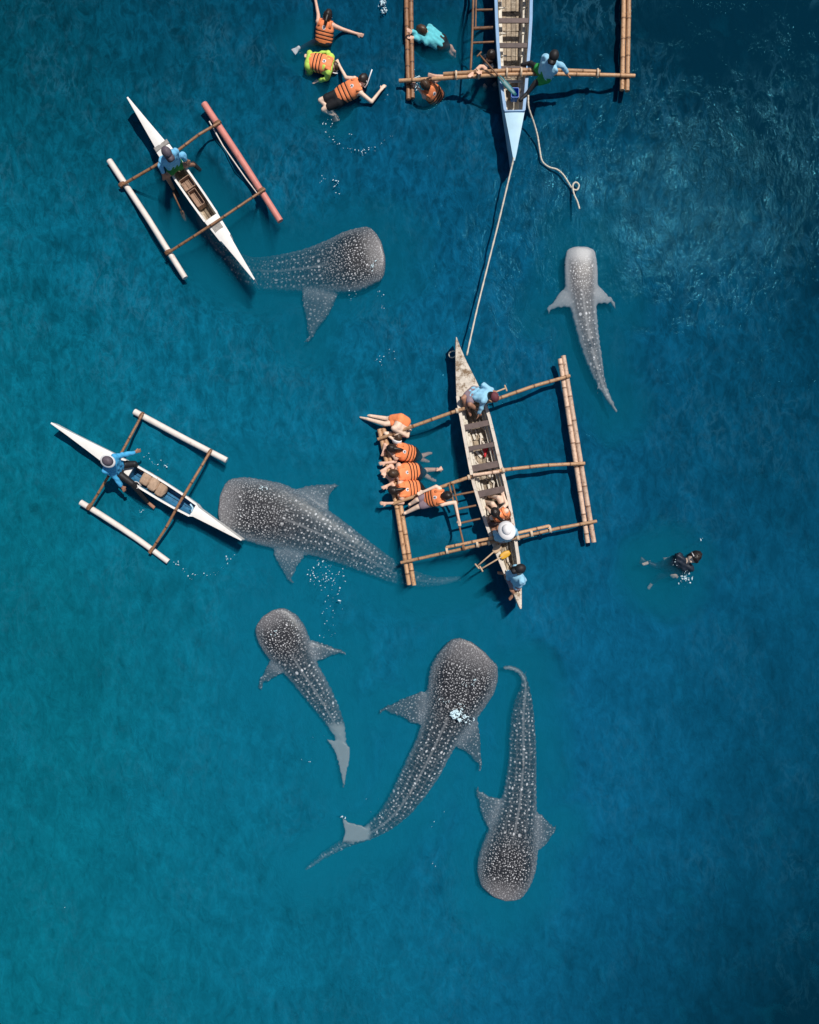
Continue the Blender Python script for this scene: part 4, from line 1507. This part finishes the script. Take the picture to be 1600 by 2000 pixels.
    if vest:
        T = (nk - pv).length
        prof0 = [(-.02, .080, .075), (.03, .155, .092), (.09, .178, .112), (.18, .186, .120), (.30, .186, .120), (.40, .180, .116), (.47, .16, .10)]
        d0 = [p[0] for p in prof0]
        st0 = random.uniform(.215, .245)
        gap_ = random.uniform(.070, .085)
        bands = [st0 + gap_ * i for i in range(3)]
        prof = []
        for i in range(23):                    # foam panels bulge between the straps
            d = -.02 + .49 * i / 22
            near = min(abs(d - b) for b in bands)
            puff = .010 * min(1, near / .03) if d > .15 else .006
            prof.append((d, float(np.interp(d, d0, [p[1] for p in prof0])) + puff, float(np.interp(d, d0, [p[2] for p in prof0])) + puff))
        sc_ = max(.85, min(1.1, T / .47))
        R = []
        sk = random.uniform(-.012, .012)
        for d, a, b in prof:
            c = nk - sp * d * sc_ + rt * sk * d * 4
            ring = []
            for q in (2 * math.pi * j / 32 for j in range(32)):
                w_ = 1 + .02 * math.sin(3 * q + d * 20 + sk * 300)
                ring.append(c + rt * math.copysign(abs(math.cos(q)) ** .75, math.cos(q)) * a * k * w_ + fr * math.copysign(abs(math.sin(q)) ** .8, math.sin(q)) * b * k * w_)
            R.append(ring)
        vo_ = MB().rings(R).build('life_vest', M['orange'], root, auto=60)
        dd = [p[0] for p in prof]

        def ring_at(d, w_, m, nm, infl=.007):
            Rr = []
            for e, g in ((-w_ / 2, 0), (-w_ / 2, infl), (w_ / 2, infl), (w_ / 2, 0)):
                x = d + e
                a = np.interp(x, dd, [p[1] for p in prof]) + g
                b = np.interp(x, dd, [p[2] for p in prof]) + g
                c = nk - sp * x * sc_ + rt * sk * x * 4
                Rr.append([c + rt * math.copysign(abs(math.cos(q)) ** .75, math.cos(q)) * a * k * (1 + .02 * math.sin(3 * q + x * 20 + sk * 300)) + fr * math.copysign(abs(math.sin(q)) ** .8, math.sin(q)) * b * k * (1 + .02 * math.sin(3 * q + x * 20 + sk * 300)) for q in (2 * math.pi * j / 32 for j in range(32))])
            return MB().rings(Rr, cap=False).build(nm, m, vo_, smooth=False)
        for d in bands:
            ring_at(d, .020, M['strap'], 'strap')
        # round badge between the shoulder blades with a dark mark
        bc = nk - sp * .130 * sc_ + bk * .123 * k

        def disc(c, r1, r2, h):
            q = [2 * math.pi * j / 18 for j in range(18)]
            return [[c + bk * z + rt * r1 * math.cos(a) + sp * r2 * math.sin(a) for a in q] for z in (-.02, h)]
        bd = MB().rings(disc(bc, .036, .044, .006)).build('badge', M['whitecloth'], vo_, smooth=False)
        MB().box(bc + bk * .004 + sp * .008, rt * .020, sp * .010, bk * .006).build('badge_mark', M['navy'], vo_, smooth=False)
        MB().box(bc + bk * .004 - sp * .018, rt * .014, sp * .006, bk * .006).build('badge_mark', M['navy'], vo_, smooth=False)
        for s in (-1, 1):       # shoulder straps
            pts = [nk - sp * .10 + rt * .12 * s * k + fr * .10 * k, nk + sp * .015 + rt * .115 * s * k + fr * .05, nk + sp * .015 + rt * .115 * s * k - fr * .05, nk - sp * .10 + rt * .12 * s * k - fr * .10 * k]
            MB().tube(pts, .030, 8).build('shoulder_strap', M['orange'], vo_)
    if hair:
        mb = MB()
        c = hd + up * .012 - ff * .012
        if cap:
            c = c - up * .03
        hs = .9 if cap else 1.0
        V_, n_, m_ = [], 20, 12
        R = []
        for i in range(m_ + 1):
            q = math.pi * (i + .05) / (m_ + .1) * .66
            row = []
            for j in range(n_):
                p = 2 * math.pi * j / n_
                # lower at the back, higher over the face
                lim = 1.0 + .28 * (-math.sin(p)) if i > m_ * .5 else 1.0
                qq = q * lim
                rr = hs * (1 + random.uniform(-.05, .09))
                row.append(c + (up * .128 * math.cos(qq) + math.sin(qq) * (hr * .092 * math.cos(p) + ff * .110 * math.sin(p))) * rr)
            R.append(row)
        mb.rings(R)
        if tail:
            a = hd - ff * .10 + up * .02
            b = nk - sp * .06 - fr * .15 * k + rt * .03
            mb.capsule(a, a.lerp(b, .55) - fr * .03, .040, .035)
            mb.capsule(a.lerp(b, .55) - fr * .03, b, .035, .016)
        mb.build('hair', M[hair], root)
    if cap:
        R = []
        c = hd + up * .03
        for i in range(9):
            q = math.pi / 2 * i / 8
            rr = math.cos(q)
            R.append([c + up * .110 * math.sin(q) + (hr * .100 * math.cos(p) + ff * .118 * math.sin(p)) * max(rr, .05) for p in (2 * math.pi * j / 20 for j in range(20))])
        co_ = MB().rings(R).build('cap', M[cap], root)
        if brim == 'round':
            R = []
            for a, z in ((.98, .012), (brim_k, -.022), (brim_k, -.030), (.98, .0)):
                R.append([c + up * z + hr * .100 * a * math.cos(p) + ff * .118 * a * math.sin(p) for p in (2 * math.pi * j / 24 for j in range(24))])
            MB().rings(R, cap=False).build('brim', M[brim_m or cap], co_)
        elif brim:
            R = []
            for a, z in ((.6, .004), (1.0, .010), (1.35, .004), (1.62, -.012)):
                w_ = .085 * (1 if a < 1.4 else .7)
                R.append([c + ff * .118 * a + hr * w_ + up * z, c + ff * .118 * a * 1.06 + up * (z + .012), c + ff * .118 * a - hr * w_ + up * z, c + ff * .118 * a + up * (z - .006)])
            MB().rings(R).build('brim', M[cap], co_)
    if mask:
        c = hd + ff * .092 + up * .012
        R = []
        for d, s in ((-.02, 1.0), (.02, 1.05), (.035, .92), (.036, .75)):
            R.append([c + ff * d + hr * .072 * mask_k * s * math.copysign(abs(math.cos(p)) ** .7, math.cos(p)) + up * .038 * mask_k * s * math.copysign(abs(math.sin(p)) ** .7, math.sin(p)) for p in (2 * math.pi * j / 20 for j in range(20))])
        mo = MB().rings(R).build('mask', M['rubber'], root)
        MB().box(c + ff * .037, hr * .052 * mask_k, up * .024 * mask_k, ff * .003).build('lens', M['glassdark'], mo, smooth=False)
        pts = [hd + up * .02 + hr * .088 * math.cos(p) + ff * .106 * math.sin(p) for p in (2 * math.pi * j / 24 for j in range(25))]
        MB().tube(pts, .010, 6).build('mask_strap', M[mask], mo)
    if snorkel:
        pts = [hd + ff * .10 - up * .05, hd + ff * .12 - up * .06 + hr * .05, hd + hr * .115 + ff * .05 + up * .0, hd + hr * .115 + up * .14 - ff * .02, hd + hr * .10 + up * .26 - ff * .06]
        MB().tube(pts, .013, 8).build('snorkel', M['whitecloth'], root)
    if shoes:
        for p in feet:
            cloth('shoe', [(p[0], p[1], p[2] + .012, p[3] + .014)], shoes, .004)
    if gloves:
        for hp_, d in hands:
            mb = MB()
            add_hand(mb, hp_, d, rt if abs(unit(d).dot(rt)) < .8 else sp, 1.22 * k)
            mb.remesh('glove', M[gloves], root, .014, 2)
    return root


SW = 'snorkelling tourists in orange vests'
CR = 'crew in blue shirts'
# --- swimmers at the top left
person('swimmer in orange vest with dark hair, one arm raised to the top edge, legs trailing', (640, 32, .22), (637, 42, .16), (632, 82, -.05),
       [((622, 30, .05), (616, -2, .06)), ((668, 57, .08), (697, 66, .04))], [((600, 90, -.22), (582, 98, -.28)), ((615, 96, -.32), (590, 104, -.42))],
       vest=True, pants='navy', pantlen='long', hair='hairdark', face=(0, -.6, -1), tail=True, mask='whitecloth', group=SW)
person('swimmer in orange vest with lime green sleeves, head down to the right', (655, 131, .02), (648, 128, .10), (606, 122, .02),
       [((640, 103, .0), (608, 108, -.05)), ((640, 152, .0), (622, 158, -.12))], [((605, 104, -.12), (598, 128, -.15)), ((606, 140, -.10), (602, 146, -.28))],
       vest=True, shirt='lime', pants='lime', pantlen='long', hair='hairbrown', tail=False, mask='whitecloth', snorkel=True, group=SW)
person('swimmer in orange vest and black shorts, knees bent, arm reaching to the lime swimmer', (709, 157, .14), (702, 166, .14), (660, 192, .0),
       [((676, 152, .10), (663, 128, .10)), ((726, 199, .08), (744, 176, .10))], [((626, 196, -.05), (650, 218, -.12)), ((632, 214, -.10), (652, 226, -.20))],
       vest=True, pants='black', hair='hairdark', skin='skin3', mask='whitecloth', snorkel=True, face=(1, -.3, -1), group=SW)
person('swimmer in turquoise shirt holding the left bamboo outrigger of the blue boat', (825, 60, .10), (834, 66, .06), (862, 84, -.12),
       [((815, 66, .06), (805, 62, .18)), ((818, 76, .04), (808, 74, .10))], [((880, 92, -.25), (888, 104, -.32)), ((876, 98, -.28), (884, 110, -.38))],
       shirt='tealshirt', pants='black', hair='hairbrown', group=None)
person('swimmer in orange vest with wet brown hair clinging to the lower left beam end', (831, 166, .30), (836, 172, .20), (856, 192, -.20),
       [((826, 182, .10), (815, 170, .14)), ((868, 150, .22), (848, 148, .38))], [((850, 205, -.5), (842, 195, -.7)), ((866, 202, -.5), (868, 190, -.7))],
       vest=True, pants='black', hair='hairbrown', group=SW, front=(-.6, -.6, -.3), face=(-.4, -.4, -.2))
person('bare-legged person hanging on the beam beside the blue hull under the teal paddle', (958, 110, .40), (958, 120, .26), (958, 146, -.15),
       [((938, 130, .35), (923, 143, .52)), ((948, 140, .36), (939, 141, .56))], [((948, 168, -.22), (946, 176, -.5)), ((966, 164, -.22), (968, 172, -.5))],
       shirt='navy', sleeves='short', pants='navy', hair='hairdark', skin='skin1', front=(-.7, .5, .2))
person('guide in light blue shirt and green shorts seated on the beam of the blue boat', (1081, 111, 1.15), (1076, 122, .98), (1063, 146, .62),
       [((1062, 112, .86), (1060, 122, .78)), ((1100, 130, .82), (1107, 143, .66))], [((1046, 162, .62), (1027, 186, .50)), ((1044, 128, .64), (1034, 124, .52))],
       shirt='blueshirt2', pants='brightgreen', leggings='black', hair='hairdark', cap='black', skin='skin2', front=(-.8, .6, 0), shoes='black', brim=True, face=(-.2, .5, -.3))
# --- paddlers of the canoes
person('paddler in sky blue shirt and green shorts astride the pink-float canoe', (326, 298, 1.12), (329, 303, .93), (340, 322, .45),
       [((313, 322, .68), (318, 338, .56)), ((358, 302, .70), (364, 312, .58))], [((326, 345, .42), (340, 370, -.02)), ((364, 322, .42), (380, 322, .02))],
       shirt='blueshirt', pants='green', hair='hairdark', cap='greyhat', skin='skin2', front=(.57, .82, 0), brim=True, shoes='black', group=CR, face=(.5, .8, -.5))
person('paddler in bright blue shirt and black trousers astride the canoe with blue interior', (211, 901, 1.14), (214, 904, .95), (232, 915, .44),
       [((246, 888, .72), (264, 883, .58)), ((222, 928, .70), (238, 950, .50))], [((263, 906, .45), (268, 912, .20)), ((258, 944, .42), (290, 982, .0))],
       shirt='deepblue', pants='black', pantlen='long', hair='hairbrown', cap='greyhat', brim='round', brim_m='whitecloth', brim_k=1.28, skin='skin2', front=(.85, .52, 0), group=CR, gloves=None)
# --- aboard the weathered boat
person('man in light blue shirt and maroon cap crouching at the weathered bow', (963, 775, .82), (955, 773, .74), (922, 768, .52),
       [((945, 752, .72), (962, 764, .68)), ((942, 790, .70), (936, 808, .55))], [((905, 778, .62), (915, 800, .46)), ((918, 790, .66), (934, 801, .46))],
       shirt='blueshirt2', pants='mauve', hair='hairdark', cap='maroon', skin='skin2', front=(.5, .75, -.6), group=CR, brim=False)
person('woman in orange vest with long dark hair seated in the weathered boat', (968, 1000, .84), (974, 1004, .66), (986, 1008, .22),
       [((990, 985, .48), (985, 972, .44)), ((958, 1000, .46), (952, 992, .30))], [((962, 984, .42), (948, 980, .14)), ((974, 972, .46), (955, 968, .14))],
       vest=True, pants='black', hair='hairdark', tail=True, skin='skin3', front=(-.45, -.9, 0), group=SW)
person('person in light blue shirt wearing a white sun hat in the weathered boat', (990, 1036, 1.04), (989, 1042, .86), (985, 1050, .40),
       [((970, 1052, .62), (966, 1038, .48)), ((1008, 1042, .62), (1002, 1028, .48))], [((974, 1032, .48), (972, 1022, .14)), ((992, 1024, .48), (988, 1014, .14))],
       shirt='blueshirt2', pants='mauve', hair='hairdark', cap='whitecloth', brim='round', skin='skin2', front=(-.25, -1, 0), group=CR)
person('guide in light blue shirt and black cap kneeling at the weathered stern', (1016, 1112, 1.04), (1014, 1120, .88), (1006, 1138, .48),
       [((992, 1118, .70), (993, 1132, .56)), ((1024, 1134, .70), (1016, 1146, .56))], [((990, 1128, .52), (986, 1120, .30)), ((1000, 1152, .52), (1004, 1160, .42))],
       shirt='blueshirt2', pants='mauve', hair='hairdark', cap='black', brim=True, skin='skin2', front=(-.9, .3, 0), group=CR)
# --- tourists clinging to the left outrigger
person('tourist bent over the outrigger end with pale legs stretched to the left', (776, 856, .22), (778, 846, .26), (788, 820, .22),
       [((753, 846, .20), (768, 858, .22)), ((796, 852, .18), (799, 842, .10))], [((752, 828, .20), (716, 818, .12)), ((756, 818, .12), (722, 812, .02))],
       pants='orange', vest=False, shirt=None, hair='hairbrown', cap='whitecloth', skin='skin3', group=SW, front=(-.7, 0, -.7))
person('tourist with long black hair in orange vest at the outrigger, beside the bent tourist', (766, 876, .30), (774, 879, .22), (806, 888, -.10),
       [((752, 868, .16), (750, 878, .16)), ((772, 902, .14), (754, 904, .16))], [((826, 890, -.35), (842, 884, -.48)), ((824, 898, -.38), (838, 902, -.55))],
       vest=True, pants='black', hair='hairdark', tail=True, skin='skin1', group=SW)
person('brown-haired tourist in orange vest, second from the crossbeam on the outrigger', (769, 925, .30), (778, 925, .22), (815, 922, -.12),
       [((764, 908, .12), (756, 914, .16)), ((766, 940, .12), (757, 932, .16))], [((832, 918, -.28), (856, 917, -.20)), ((830, 928, -.34), (850, 940, -.50))],
       vest=True, pants='navy', hair='hairbrown', skin='skin1', group=SW, build=1.08)
person('dark-haired outrigger tourist in orange vest nearest the crossbeam, arm stretched outwards', (770, 958, .32), (780, 958, .24), (816, 955, -.02),
       [((766, 944, .14), (758, 948, .16)), ((787, 982, .16), (756, 983, .18))], [((836, 962, -.25), (850, 966, -.40)), ((836, 970, -.25), (850, 976, -.45))],
       vest=True, pants='black', hair='hairdark', tail=True, skin='skin1', group=SW)
person('tourist in orange vest stretched along the mid crossbeam, reaching for the ladder', (872, 968, .62), (864, 969, .55), (838, 974, .38),
       [((852, 950, .56), (828, 960, .50)), ((889, 981, .52), (896, 1014, .46))], [((815, 976, .36), (800, 986, .20)), ((816, 990, .34), (790, 1003, .16))],
       vest=True, pants='mauve', hair='hairdark', skin='skin3', group=SW)
# --- lone snorkeller
person('lone snorkeller in dark wetsuit and diving mask, far from any boat', (1355, 1089, .05), (1340, 1097, -.01), (1304, 1110, -.38),
       [((1342, 1116, -.14), (1326, 1122, -.22)), ((1328, 1086, -.20), (1312, 1090, -.28))], [((1288, 1126, -.50), (1274, 1138, -.66)), ((1282, 1106, -.44), (1266, 1099, -.42))],
       shirt='navy', pants='navy', pantlen='long', hair='hairdark', skin='skin3', mask='whitecloth', front=(.1, .2, 1), snorkel=False, mask_k=.85, face=(.1, .2, 1), head_k=1.3, build=1.2)
flipper('swim_fin', 'black swim fin at the foot of the lone snorkeller', (1268, 1100), (1250, 1094), -.46, M['rubber'], .09)
flipper('swim_fin', 'white swim fin trailing below the swimmer with the raised arm', (586, 92), (573, 102), -.22, M['whitecloth'], .08)
flipper('swim_fin', 'black and tan swim fin at the bent feet of the swimmer in black shorts', (650, 214), (656, 238), -.18, M['rubber'], .08)
flipper('swim_fin', 'pink swim fin sticking out behind the outrigger tourists', (852, 920), (864, 914), -.10, M['skin1'], .05)


# ------------------------------------------------------------------ foam, splashes and modelled glints
def foam(name, label, spots, zmax=.02, squash=.5):
    """spots: (px, py, spread px, count, size m); one loose mass of froth, or glints modelled as flecks."""
    mb = MB()
    for px, py, spr, n, size in spots:
        for _ in range(int(n * (1.3 if n > 20 else .7)) + 1):
            a = random.uniform(0, 2 * math.pi)
            r = spr * math.sqrt(random.random())
            s = size * .60 * random.uniform(.25, 1.25) ** 1.8
            p = W(px + r * math.cos(a), py + r * math.sin(a), random.uniform(.01, zmax + .04))
            th = random.uniform(0, math.pi)
            st = random.uniform(.5, 1.8)
            ax = [Vector((math.cos(th), math.sin(th), 0)) * s * st, Vector((-math.sin(th), math.cos(th), 0)) * s / st, Vector((0, 0, s * squash))]
            mb.ellipsoid(p, ax, 7, 4)
    o = mb.build(name, M['foam'])
    o['kind'] = 'stuff'
    tag(o, label, 'foam')
    return o


def arc(cx, cy, r, a0, a1, n, cnt, size, spr=4):
    return [(cx + r * math.cos(math.radians(a0 + (a1 - a0) * i / n)), cy + r * math.sin(math.radians(a0 + (a1 - a0) * i / n)), spr, cnt, size) for i in range(n + 1)]


foam('foam', 'arc of white droplets in the water below the swimmer in black shorts', arc(705, 220, 75, 150, 40, 12, 3, .016, 6) + [(640, 240, 10, 10, .018), (708, 296, 8, 8, .02), (685, 258, 5, 4, .02), (758, 190, 8, 8, .016)])
foam('foam', 'small white froth patch above the top left whale shark', [(655, 354, 12, 14, .026), (630, 350, 12, 6, .012), (660, 370, 12, 5, .014)])
foam('foam', 'scattered droplets between the tow rope and the top left whale shark', [(762, 690, 14, 12, .014), (745, 705, 12, 12, .014), (742, 575, 8, 8, .014), (745, 600, 6, 5, .012)])
foam('foam', 'bubbles beside the lower fin of the largest whale shark', [(625, 1118, 26, 40, .018), (655, 1125, 22, 22, .016), (645, 1150, 20, 16, .016), (662, 1176, 4, 5, .028), (690, 1110, 14, 8, .014), (610, 1140, 8, 6, .014), (640, 1210, 22, 14, .013), (655, 1180, 22, 10, .012), (640, 1235, 22, 8, .012)])
foam('foam', 'arc of droplets off the lower float of the canoe with blue interior', arc(396, 1062, 62, 140, 20, 12, 2, .016, 5) + [(372, 1126, 8, 8, .016), (445, 1090, 6, 10, .018), (345, 1100, 6, 5, .018)])
foam('foam', 'splash beside the knee of the paddler in black trousers', [(310, 905, 14, 18, .015), (322, 910, 6, 8, .02), (290, 895, 10, 8, .013), (278, 997, 6, 8, .015)])
foam('foam', 'white splash where the wet haired swimmer grips the outrigger', [(815, 160, 13, 60, .024), (828, 162, 10, 20, .016), (812, 172, 10, 24, .018), (840, 195, 14, 8, .014)], .18, .8)
foam('foam', 'white splash at the very top edge, between swimmers and boat', [(749, 6, 6, 40, .028), (750, 20, 6, 30, .022), (743, 10, 5, 8, .014)], .06, .7)
foam('foam', 'bubbles around the lone snorkeller', [(1342, 1130, 12, 26, .024), (1335, 1140, 10, 12, .018), (1320, 1100, 8, 5, .016), (1372, 1055, 4, 3, .02), (1338, 1118, 6, 8, .02)])
foam('foam', 'white water breaking over the back of the foam-backed whale shark', [(888, 1395, 7, 40, .046), (896, 1398, 10, 30, .036), (910, 1404, 8, 20, .030), (922, 1409, 7, 16, .022), (898, 1382, 10, 20, .030), (872, 1368, 10, 16, .022), (926, 1328, 3, 8, .022), (925, 1336, 3, 8, .016), (906, 1340, 8, 8, .016), (858, 1372, 8, 8, .016)], .06, .5)
foam('foam', 'white flecks modelled as wet glints on the snout of the top left whale shark', [(731, 518, 5, 16, .024), (736, 510, 4, 8, .02), (724, 524, 6, 10, .018), (690, 577, 14, 10, .018)], .02, .4)  # white blobs shaped to stand in for highlights on wet skin
foam('foam', 'white flecks modelled as a small glint on the head of the largest whale shark', [(513, 952, 5, 10, .022), (508, 951, 4, 6, .018), (520, 953, 4, 6, .018), (472, 1004, 4, 4, .014)], .02, .4)  # highlight built as white blobs on the skin
foam('foam', 'stray droplets near the tails of the lower whale sharks', [(618, 1440, 20, 6, .012), (600, 1480, 12, 6, .014), (670, 1598, 5, 8, .02), (720, 1590, 40, 8, .012), (745, 1590, 5, 5, .014), (845, 1690, 14, 8, .014), (126, 1774, 2, 2, .016), (850, 1600, 30, 6, .012), (536, 1237, 8, 10, .018)])
